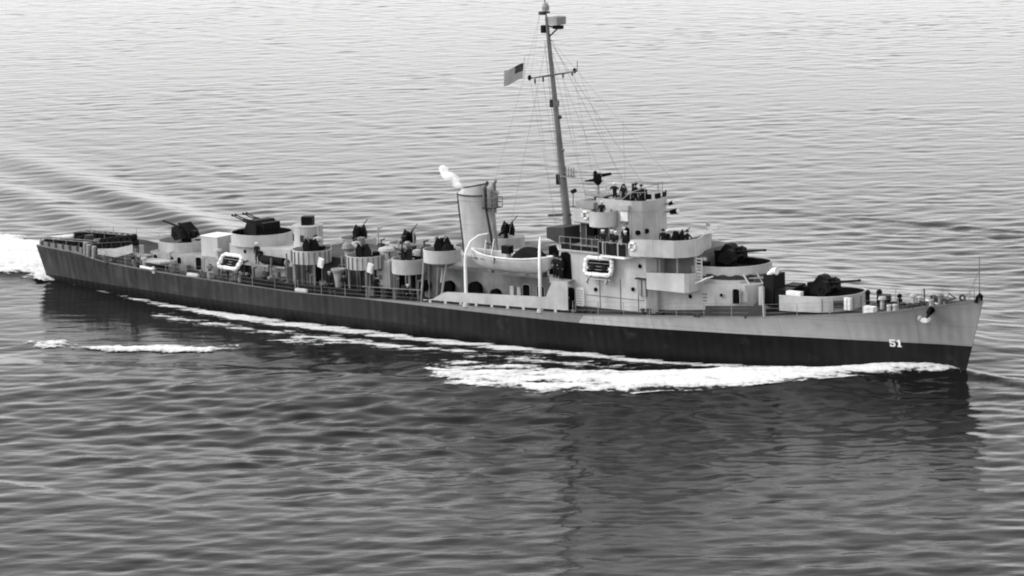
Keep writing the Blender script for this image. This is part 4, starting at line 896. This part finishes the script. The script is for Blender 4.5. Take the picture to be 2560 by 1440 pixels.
MB().obox((-.55, .1, 1.75), (.75, .6, .62)).build('engine_box', 'black_metal', boat)
MB().cyl((-.55, .1, 1.0), (-.55, .1, 1.45), .3, n=10).build('engine_base', 'light_paint', boat)
MB().cyl((-1.9, -.3, 1.0), (-1.6, -.2, 2.5), .05, n=6).cyl((-2.9, .2, 1.2), (-2.8, .3, 2.3), .06, n=6).build('boat_stanchion', 'white_paint', boat)
MB().box(-3.5, -1.0, -.5, .5, .9, .94).build('bottom_boards', 'opening_dark', boat)
MB().cyl((-.9, -1.13, 1.3), (-.95, -1.1, .75), .04, n=5).build('fender', 'black_metal', boat)
# life rafts
def raft(loc, w, h, rx, ry, rz, label):
    o = empty('life_raft', loc, 0); o.rotation_euler = (rx, ry, rz); tag(o, label, 'life raft', 'life rafts on the ship side')
    pts = []; rr = .32; hw, hh = w/2-.14, h/2-.14
    for cx, cz, a0_ in ((hw-rr, hh-rr, 0), (-hw+rr, hh-rr, 90), (-hw+rr, -hh+rr, 180), (hw-rr, -hh+rr, 270)):
        pts += [(cx+rr*math.cos(R(a0_+90*i/4)), 0, cz+rr*math.sin(R(a0_+90*i/4))) for i in range(5)]
    dense = []
    for i in range(len(pts)):
        a, b2 = Vector(pts[i]), Vector(pts[(i+1) % len(pts)]); k = 4 if (b2-a).length > .5 else 1
        dense += [a.lerp(b2, j/k) for j in range(k)]
    MB().tube(dense, .17, 10, closed=True, rs=[.165+.022*math.sin(i*2.4) for i in range(len(dense))]).build('float_ring', 'white_paint', o, smooth=True)
    n_ = 5
    for i in range(n_): MB().box(-hw+.1, hw-.1, .02, .06, -hh+.14+(2*hh-.28)*i/(n_-1)-.03, -hh+.14+(2*hh-.28)*i/(n_-1)+.03).build('floor_slat', 'mid_paint', o)
    MB().box(-hw+.05, hw-.05, .09, .13, -hh+.05, hh-.05).build('net_floor', 'opening_dark', o)
    for s in (-1, 1): MB().sphere((s*hw*.45, -.02, -.08), .22, 10, 6, (1.2, .5, 1.2)).build('stowed_bag', 'canvas_dark', o)
    for s in (-.82, .82): MB().sphere((s*hw, .0, -.15), .09, 8, 5).build('water_keg', 'white_paint', o)
    mb2 = MB()
    for k_ in range(0, len(dense), 3):
        a = dense[k_]; mb2.add(*[[], []]) if False else None
        pt = [(a.x+.2*math.cos(q2)*(1 if abs(a.x) > abs(a.z) else 0), .2*math.sin(q2), a.z+.2*math.cos(q2)*(0 if abs(a.x) > abs(a.z) else 1)) for q2 in np.linspace(0, 6.28, 10, endpoint=False)]
        mb2.tube(pt, .018, 4, closed=True)
    mb2.build('lashing', 'grey_paint', o)
    return o
raft((62.85, -5.1, 6.52), 2.75, 1.55, R(-14), R(-1), R(0), 'large white life raft on a rack under the bridge, dark bundles inside')
raft((24.6, -4.85, 3.72), 2.5, 1.5, R(-38), R(1), R(-2), 'white life raft tilted back on skids by the after gun house')
sk = MB()
for x in (61.9, 63.7): sk.obox((x, -5.05, 5.55), (.14, 1.0, .12), rx=R(30)).obox((x, -5.3, 5.35), (.14, .14, .5))
sk.box(61.6, 64.0, -5.2, -5.06, 5.5, 5.6); sk.build('raft_rack', 'light_paint', ship)
sk = MB()
for x in (23.7, 25.4): sk.cyl((x, -5.2, 2.0), (x, -4.4, 3.9), .07, n=6).cyl((x, -4.2, 2.0), (x, -4.5, 4.0), .07, n=6)
sk.build('raft_rack', 'dark_paint', ship)
# life rings
for loc, lab in (((60.4, -3.33, 10.05), 'pale life ring hung on the signal wing, upper of two'), ((66.35, -5.52, 8.4), 'pale life ring hung at the after end of the bridge bulwark, lower of two')):
    o = empty('life_ring', loc); tag(o, lab, 'life ring', 'life rings on the bridge')
    torus((0, 0, 0), .27, .085, 'y').build('ring', 'white_paint', o, smooth=True)
    for a in (45, 135, 225, 315): MB().obox((.27*math.cos(R(a)), 0, .27*math.sin(R(a))), (.2, .19, .08), ry=-R(a)).build('ring_band', 'grey_paint', o)
# floater net rolls
o = MB().cyl((27.2, -3.6, 3.95), (29.6, -3.7, 3.9), .36, .34, 12).sphere((27.2, -3.6, 3.95), .36, 10, 6).build('floater_net', 'canvas_dark'); tag(o, 'dark rolled floater net beside the pale director tower', 'floater net')
o = torus((29.95, -3.75, 3.9), .22, .1, 'x').build('rope_coil', 'grey_paint'); tag(o, 'grey rope coil hung at the forward end of the rolled floater net', 'rope coil')
nb = MB().box(27.1, 29.9, -4.0, -3.3, 3.42, 3.54).cyl((27.3, -3.6, 2.0), (27.3, -3.6, 3.45), .06, n=6).cyl((29.6, -3.6, 2.0), (29.6, -3.6, 3.45), .06, n=6).build('net_rack', 'grey_paint', ship)
# white canvas bags hung by the ribbed tubs
for loc, lab in (((35.0, -5.3, 4.55), 'white canvas bag hung by the aftermost ribbed gun tub'), ((40.3, -5.35, 4.55), 'white canvas bag hung by the second ribbed gun tub')):
    o = MB().obox((0, 0, 0), (.52, .16, .78), ry=R(14)).obox((0, -.1, .05), (.4, .06, .5), ry=R(14)).build('canvas_bag', 'pale_cloth', loc=loc); tag(o, lab, 'canvas bag', 'white bags on the gun tubs')
for x, lab in ((32.95, 'pale rope fender lying on the deck edge below the ribbed gun tub'), (20.6, 'pale rope fender on the deck edge aft of the white raft')):
    o = MB().cyl((-.5, 0, 0), (.5, 0, 0), .19, n=10).sphere((-.5, 0, 0), .19, 8, 5).sphere((.5, 0, 0), .19, 8, 5).build('rope_fender', 'light_paint', loc=(x, -hb(x)+.05, zd(x)+.2), smooth=True); tag(o, lab, 'fender', 'fenders on the deck edge')
o = MB().cyl((-.7, 0, 0), (.8, 0, -.1), .13, .1, 10).build('paravane', 'white_paint', loc=(15.0, -4.95, 2.45), smooth=True)
MB().prism([(.6, -.3), (.9, -.3), (.9, .3), (.6, .3)], -.12, -.06).build('fin', 'light_paint', o); MB().obox((.8, 0, -.15), (.3, .06, .6)).build('fin', 'light_paint', o)
tag(o, 'pale torpedo shaped float lying on the after deck edge', 'float')
# anchor at the bow
an = empty('anchor', (89.65, -1.75, 4.35)); an.rotation_euler = (R(-18), 0, R(-17)); tag(an, 'pale stockless anchor hanging at the starboard bow under the hawse', 'anchor')
MB().cyl((.12, .0, 1.0), (.1, -.05, .1), .09, .11, 8).build('shank', 'black_metal', an)
MB().side([(-.55, 0), (-.5, -.2), (0, -.28), (.5, -.2), (.55, 0), (0, .1)], -.24, .0).build('crown', 'light_paint', an)
for s in (-1, 1): MB().sphere((s*.5, -.2, -.02), .2, 8, 5, (1, .8, 1.1)).build('fluke', 'grey_paint', an)
MB().cyl((89.72, -1.1, 5.02), (89.66, -1.5, 4.75), .27, .2, 12).build('hawse_pipe', 'opening_dark', ship)

# depth charges, one by one
dch = MB().cyl((0, -.36, 0), (0, .36, 0), .27, n=14)
dch.tube([(.27*math.cos(a), -.3, .27*math.sin(a)) for a in np.linspace(0, 6.28, 14, endpoint=False)], .02, 4, closed=True).tube([(.27*math.cos(a), .3, .27*math.sin(a)) for a in np.linspace(0, 6.28, 14, endpoint=False)], .02, 4, closed=True)
dm = dch.mesh('depth_charge', 'black_metal')
def charges(x0, x1, yc, z0, z1, n_, lab, grp):
    for i in range(n_):
        f = i/(n_-1); o = bpy.data.objects.new('depth_charge', dm); C.objects.link(o); o.location = (x0+(x1-x0)*f, yc+rnd.uniform(-.03, .03), z0+(z1-z0)*f)
        tag(o, lab+', '+('aftermost', 'second', 'third', 'fourth', 'fifth', 'sixth', 'seventh', 'eighth', 'ninth')[i]+' in the row', 'depth charge', grp)
charges(8.0, 12.1, -3.45, 3.5, 4.1, 8, 'dark drum in the raised row behind the pale screen', 'depth charges in the raised starboard row')
charges(8.6, 12.0, -3.42, 4.0, 4.58, 6, 'dark drum in the upper layer behind the pale screen', 'depth charges in the upper starboard layer')
charges(.8, 6.3, -2.55, 3.22, 3.32, 9, 'dark drum in the near rack at the stern', 'depth charges in the stern starboard rack')
charges(.8, 6.3, 2.2, 3.2, 3.3, 9, 'dark drum in the far rack at the stern', 'depth charges in the stern port rack')

# flag
fl = empty('flag', (54.7, -3.2, 21.5)); tag(fl, 'striped national flag with dark starred canton flying aft from the yardarm', 'flag')
fu, fv = 26, 13; L_, H_ = 2.3, 1.2
def fp(u, v):
    x = -u*L_*.93; y = .12*math.sin(u*7+v)*u+.2*u; z = -v*H_ - u*.72 + .07*math.sin(u*6+.5)
    return (x-.12*v, y, z)
def strip(u0, u1, v0, v1, nu=12, nv_=1, off=0):
    vs = []; 
    for i in range(nu+1):
        for j in range(nv_+1): x, y, z = fp(u0+(u1-u0)*i/nu, v0+(v1-v0)*j/nv_); vs.append((x, y-off, z))
    return vs, [(i*(nv_+1)+j, (i+1)*(nv_+1)+j, (i+1)*(nv_+1)+j+1, i*(nv_+1)+j+1) for i in range(nu) for j in range(nv_)]
for k_ in range(13):
    v0, v1 = k_/13, (k_+1)/13; u0 = .42 if k_ < 7 else 0
    MB().add(*strip(u0, 1, v0, v1)).build('stripe', 'flag_grey' if k_ % 2 == 0 else 'flag_pale', fl, smooth=True)
ct = MB().add(*strip(0, .42, 0, 7/13, 8, 6)).build('canton', 'flag_dark', fl, smooth=True)
mb = MB()
for i in range(8):
    for j in range(6):
        x, y, z = fp(.42*(i+.5)/8, 7/13*(j+.5)/6)
        pts5 = [(x+.018*(1 if k_ % 2 == 0 else .42)*math.sin(k_*math.pi/5), y-.012, z+.018*(1 if k_ % 2 == 0 else .42)*math.cos(k_*math.pi/5)) for k_ in range(10)]
        mb.add(pts5, [tuple(range(10))])
mb.build('stars', 'pale_cloth', ct)
MB().cyl((.1, -.02, .5), (.02, 0, -1.2), .02, n=5).build('hoist_rope', 'wire', fl)

# sailors
def body_mesh(pose):
    J = {'pel': (0, 0, .95), 'sp': (0.02, 0, 1.2), 'ch': (0.02, 0, 1.42), 'nk': (0.03, 0, 1.52), 'hd': (.06, 0, 1.64), 'ht': (.05, 0, 1.72)}
    for s, c in ((1, 'l'), (-1, 'r')):
        J.update({'hip'+c: (0, s*.1, .88), 'kn'+c: (.04, s*.12, .49), 'an'+c: (-.02, s*.12, .08), 'to'+c: (.16, s*.13, .04), 'sh'+c: (0, s*.2, 1.42)})
        if pose == 'lean': J.update({'el'+c: (.22, s*.28, 1.2), 'wr'+c: (.42, s*.2, 1.12), 'ha'+c: (.52, s*.17, 1.12)})
        elif pose == 'glass': J.update({'el'+c: (.2, s*.34, 1.33), 'wr'+c: (.22, s*.12, 1.58), 'ha'+c: (.2, s*.08, 1.64)})
        else: J.update({'el'+c: (-.03, s*.28, 1.14), 'wr'+c: (.08, s*.27, .90), 'ha'+c: (.11, s*.26, .80)})
    if pose == 'crouch':
        for k_ in ('pel', 'sp', 'ch', 'nk', 'hd', 'ht'):
            x, y, z = J[k_]; J[k_] = (x+(z-.95)*.35-.15, y, z-.48)
        for s, c in ((1, 'l'), (-1, 'r')):
            J.update({'hip'+c: (-.15, s*.1, .42), 'kn'+c: (.3, s*.15, .52), 'an'+c: (.08, s*.14, .08), 'to'+c: (.26, s*.15, .04), 'sh'+c: (.02, s*.2, .93), 'el'+c: (.2, s*.26, .7), 'wr'+c: (.4, s*.18, .62), 'ha'+c: (.48, s*.14, .6)})
    rad = {'pel': .15, 'sp': .14, 'ch': .17, 'nk': .065, 'hd': .105, 'ht': .08, 'hip': .105, 'kn': .07, 'an': .05, 'to': .045, 'sh': .075, 'el': .05, 'wr': .038, 'ha': .045}
    keys = list(J); ed = [('pel', 'sp'), ('sp', 'ch'), ('ch', 'nk'), ('nk', 'hd'), ('hd', 'ht')]
    for c in 'lr': ed += [('pel', 'hip'+c), ('hip'+c, 'kn'+c), ('kn'+c, 'an'+c), ('an'+c, 'to'+c), ('ch', 'sh'+c), ('sh'+c, 'el'+c), ('el'+c, 'wr'+c), ('wr'+c, 'ha'+c)]
    me = bpy.data.meshes.new('person'); me.from_pydata([J[k_] for k_ in keys], [(keys.index(a), keys.index(b2)) for a, b2 in ed], [])
    o = bpy.data.objects.new('person_tmp', me); C.objects.link(o)
    o.modifiers.new('skin', 'SKIN'); sub = o.modifiers.new('sub', 'SUBSURF'); sub.levels = 1
    for i, k_ in enumerate(keys):
        r_ = rad.get(k_, rad.get(k_[:-1])); me.skin_vertices[0].data[i].radius = (r_, r_*(.8 if k_ in ('pel', 'sp', 'ch') else 1))
    me.skin_vertices[0].data[0].use_root = True
    bpy.context.view_layer.update(); dg = bpy.context.evaluated_depsgraph_get()
    out = bpy.data.meshes.new_from_object(o.evaluated_get(dg)); bpy.data.objects.remove(o)
    out.materials.clear(); out.materials.append(MAT['dark_cloth']); out.materials.append(MAT['skin'])
    hd = Vector(J['hd']); hz = J['nk'][2]+.02
    for p in out.polygons:
        p.use_smooth = True; c = p.center
        if c.z > hz and (c-hd).length < .2 or any((c-Vector(J['ha'+q_])).length < .075 for q_ in 'lr'): p.material_index = 1
    return out, J['ht']
POSE = {k_: body_mesh(k_) for k_ in ('stand', 'lean', 'glass', 'crouch')}
capm = MB().lathe((0, 0, 0), [(.115, -.02), (.135, .04), (.14, .09), (.10, .10)], 12).mesh('white_cap', 'pale_cloth')
helm = MB().sphere((0, 0, -.02), .15, 12, 5, (1, 1, .9), half=True).mesh('steel_helmet', 'black_metal')
def person(loc, face, pose, label, hat='cap'):
    me, ht = POSE[pose]; o = bpy.data.objects.new('person', me); C.objects.link(o); o.location = loc; o.rotation_euler.z = R(face)
    tag(o, label, 'person', 'sailors aboard the warship')
    h_ = bpy.data.objects.new('white_cap' if hat == 'cap' else 'steel_helmet', capm if hat == 'cap' else helm); C.objects.link(h_); h_.parent = o; h_.location = (ht[0], ht[1], ht[2]+.0)
for a in [
    ((62.0, -1.6, 10.66), -70, 'glass', 'sailor in white cap at the after end of the open bridge, raising binoculars'),
    ((63.05, -1.9, 10.66), -60, 'lean', 'dark clothed sailor leaning on the open bridge bulwark, second from aft', 'h'),
    ((63.7, -1.3, 10.66), -20, 'stand', 'dark clothed sailor upright in the middle of the open bridge', 'h'),
    ((64.4, -1.5, 10.66), -40, 'lean', 'dark clothed sailor farthest forward on the open bridge', 'h'),
    ((61.9, -3.2, 9.44), -60, 'lean', 'sailor in white cap standing in the rounded signal wing tub'),
    ((63.1, -4.75, 7.52), -80, 'lean', 'sailor in white cap, aftermost of the group at the bridge deck rail'),
    ((63.75, -4.45, 7.52), -95, 'stand', 'sailor in white cap, second from aft in the group at the bridge deck rail'),
    ((64.35, -4.85, 7.52), -70, 'lean', 'sailor in white cap, third from aft in the group at the bridge deck rail'),
    ((64.95, -4.4, 7.52), -100, 'stand', 'sailor in white cap, foremost of the group at the bridge deck rail'),
    ((63.85, -3.05, 7.52), -90, 'stand', 'sailor in white cap in the dark tower doorway behind the rail group'),
    ((68.6, -4.1, 7.83), -30, 'stand', 'sailor in white cap beside the bridge wing gun'),
    ((69.9, -3.4, 7.83), -15, 'lean', 'helmeted sailor bent over the bridge wing gun', 'h'),
    ((68.0, -3.8, 7.83), -60, 'stand', 'helmeted sailor just aft of the bridge wing gun', 'h'),
    ((58.05, -4.2, 5.22), -90, 'stand', 'dark clothed sailor aft of two others beside the bow of the whaleboat', 'h'),
    ((58.6, -4.9, 5.22), -60, 'lean', 'dark clothed sailor forward of the whaleboat against the pale deckhouse', 'h'),
    ((58.3, -3.6, 5.22), -100, 'stand', 'dark clothed sailor standing inboard of the pair by the whaleboat bow', 'h'),
    ((59.3, -5.1, 5.22), -100, 'stand', 'dark clothed sailor foremost of the group by the dark recess', 'h'),
    ((58.9, -4.95, 5.22), -80, 'lean', 'dark clothed sailor second from forward by the dark recess', 'h'),
    ((59.9, -5.0, 2.75), -90, 'crouch', 'dark clothed sailor crouching in front of the lower deckhouse door', 'h'),
    ((37.2, -5.0, 1.98), -70, 'lean', 'sailor working on deck between the two ribbed gun tubs', 'h'),
    ((35.3, -4.6, 1.95), -90, 'stand', 'sailor in white cap in the shade just forward of the aftermost ribbed tub'),
    ((43.9, -5.1, 2.2), -40, 'crouch', 'sailor in white cap crouching on deck below the plain gun tub'),
    ((25.9, -2.9, 3.34), -80, 'stand', 'sailor in white cap on the after deckhouse behind the tilted raft'),
    ((40.2, -4.5, 2.0), 170, 'stand', 'dark clothed sailor below the second ribbed tub', 'h'),
]: person(*a)

# ------------------------------------------------------------------ foam
def inside(x, y, poly):
    r_ = np.zeros(x.shape, bool); n_ = len(poly)
    for i in range(n_):
        (ax, ay), (bx, by) = poly[i], poly[(i+1) % n_]
        c = ((ay > y) != (by > y)) & (x < (bx-ax)*(y-ay)/((by-ay) if by != ay else 1e-9)+ax); r_ ^= c
    return r_
def foam(name, poly, label, dx=.10, dy=.10, soft=1.2, thr=.5, scale=(.5, .9), seed=1, lift=.12, bias=None):
    px = [p[0] for p in poly]; py = [p[1] for p in poly]
    gx = np.arange(min(px)-1.5, max(px)+1.5, dx); gy = np.arange(min(py)-1.5, max(py)+1.5, dy)
    x, y = np.meshgrid(gx, gy, indexing='ij'); x = x+0.0; y = y+0.0
    ins = inside(x, y, poly); d, _, _ = polydist(x, y, list(poly)+[poly[0]]); sd = np.where(ins, d, -d)
    e = np.clip(sd/soft, -1, 1)
    a = x*rt[0]+y*rt[1]; b2 = x*fw[0]+y*fw[1]
    nz_ = fbm(a*scale[0], b2*scale[1], 6, seed, .66)
    m_ = .5+.5*e+(nz_-.5)*2.3
    if bias is not None: m_ = m_+bias(x, y)
    m_ = np.where(sd < -1.2, -1, m_)
    z = sea(x.reshape(-1), y.reshape(-1)).reshape(x.shape)
    up = np.clip((m_-thr)*1.2, 0, 1)
    z = z+.03+lift*up*(.5+fbm(x*1.3, y*1.3, 4, seed+9))
    cm = (m_[:-1, :-1]+m_[1:, :-1]+m_[1:, 1:]+m_[:-1, 1:])/4 > thr
    hy = np.interp(x, WX, WY)
    cl = (np.abs(y) > hy-.25) | (x < 0.5) | (x > 92.5); cm &= (cl[:-1, :-1] & cl[1:, 1:])
    o = mesh_from_grid(name, np.stack([x, y, z], -1).reshape(-1, 3), len(gx), len(gy), 'foam', cm, dens=np.clip(m_-thr, 0, 1))
    tag(o, label, None, None, 'stuff'); return o
foam('bow_wave_foam', [(90.6, -.2), (88.5, -.7), (86, -1.2), (84, -1.9), (82, -3.3), (79.5, -5.3), (77.5, -6.9), (75, -8.9), (72.5, -11.3), (67.3, -11.6), (63.5, -11.8), (58, -12.2), (55, -13), (53.4, -14.9), (55.0, -18.6), (59.8, -22.2), (62.6, -24.2), (66.3, -23.3), (70.4, -21.5), (72.9, -20.1), (75.9, -17.4), (79.7, -14.0), (82.9, -9.8), (85.0, -6.3), (86.5, -3.6), (88.2, -1.35), (90, -.7)],
     'thick white bow wave breaking away from the stem along the starboard side', .07, .07, soft=.8, scale=(.5, 1.4), seed=21, lift=.10,
     bias=lambda x, y: np.interp(x, [52, 58, 64, 70, 76, 84, 92], [-.40, -.25, -.12, .06, .50, .50, .15]))
foam('hull_foam', [(3.5, -3.3), (10, -4.2), (20, -5.0), (30, -5.4), (45, -5.6), (55, -5.5), (65, -4.7), (72, -3.7), (80, -2.3), (84, -1.6), (84, -2.2), (80, -3.1), (74, -4.6), (68, -5.9), (60, -6.7), (50, -7.4), (40, -7.5), (28, -7.5), (16.7, -6.1), (3.5, -3.6)],
     'thin white line of foam running along the waterline of the hull', .10, .10, soft=.5, scale=(.35, 1.6), seed=5, lift=.06, bias=lambda x, y: np.interp(x, [3, 12, 30, 50, 84], [-.4, -.12, .12, .10, .05]))
foam('side_foam', [(56, -8.5), (63, -8.3), (68, -8.0), (72, -9.2), (66, -10.6), (55, -11.6), (44, -12.5), (39, -15.3), (37, -12.6), (30, -13), (20, -11), (20, -8.8), (33, -9.0), (44, -9.4)],
     'broken patches of white foam between the hull and the bow wave', .10, .10, soft=1.6, scale=(.5, 1.5), seed=33, lift=.08, bias=lambda x, y: np.interp(x, [18, 36, 38, 45, 50, 60, 72], [-.40, -.34, -.12, -.16, -.26, -.22, -.30]))
foam('crest_foam', [(26.9, -24.5), (30, -22.8), (35, -20.2), (36.9, -18.9), (36.6, -20.6), (33, -22.9), (29.5, -24.2)], 'narrow white breaking crest off the starboard quarter', .09, .09, soft=.5, scale=(.4, .9), seed=8, lift=.2, bias=lambda x, y: .3+0*x)
foam('crest_foam', [(21.6, -25.4), (22.0, -23.4), (23.8, -23.6), (25.3, -25.2), (23.8, -26.8)], 'small white breaking crest astern of the longer one on the starboard quarter', .09, .09, soft=.8, scale=(.8, 1.3), seed=18, lift=.15, bias=lambda x, y: -.05+0*x)
foam('stern_wake_foam', [(1.0, -3.0), (1.0, 3.2), (-3, 5.2), (-8.2, 7.8), (-17, 11.8), (-40, 15), (-80, 19), (-80, -11), (-40, -8), (-20, -4.2), (-10, -3.2), (-4, -2.7)],
     'broad churned white wake streaming from under the stern', .16, .16, soft=1.0, scale=(.35, .8), seed=40, lift=.2, bias=lambda x, y: np.interp(x, [-80, -40, -15, 1], [-.1, .1, .42, .6]))

# steam puff at the funnel
mb = MB()
for i in range(13):
    f = i/12; mb.sphere((45.75-2.0*f+rnd.uniform(-.15, .15), -.1+rnd.uniform(-.25, .25), 10.8+1.25*f+rnd.uniform(-.14, .14)), (.16+.27*math.sin(min(f*2.3, 2.4)))*rnd.uniform(.7, 1.15), 12, 8, (1.15, 1, .8))
st = mb.build('steam_puff', 'steam'); st.data.materials[0] = MAT['steam']
rm = st.modifiers.new('r', 'REMESH'); rm.mode = 'VOXEL'; rm.voxel_size = .08
tag(st, 'small white puff of steam drifting aft from the funnel top', None, None, 'stuff')
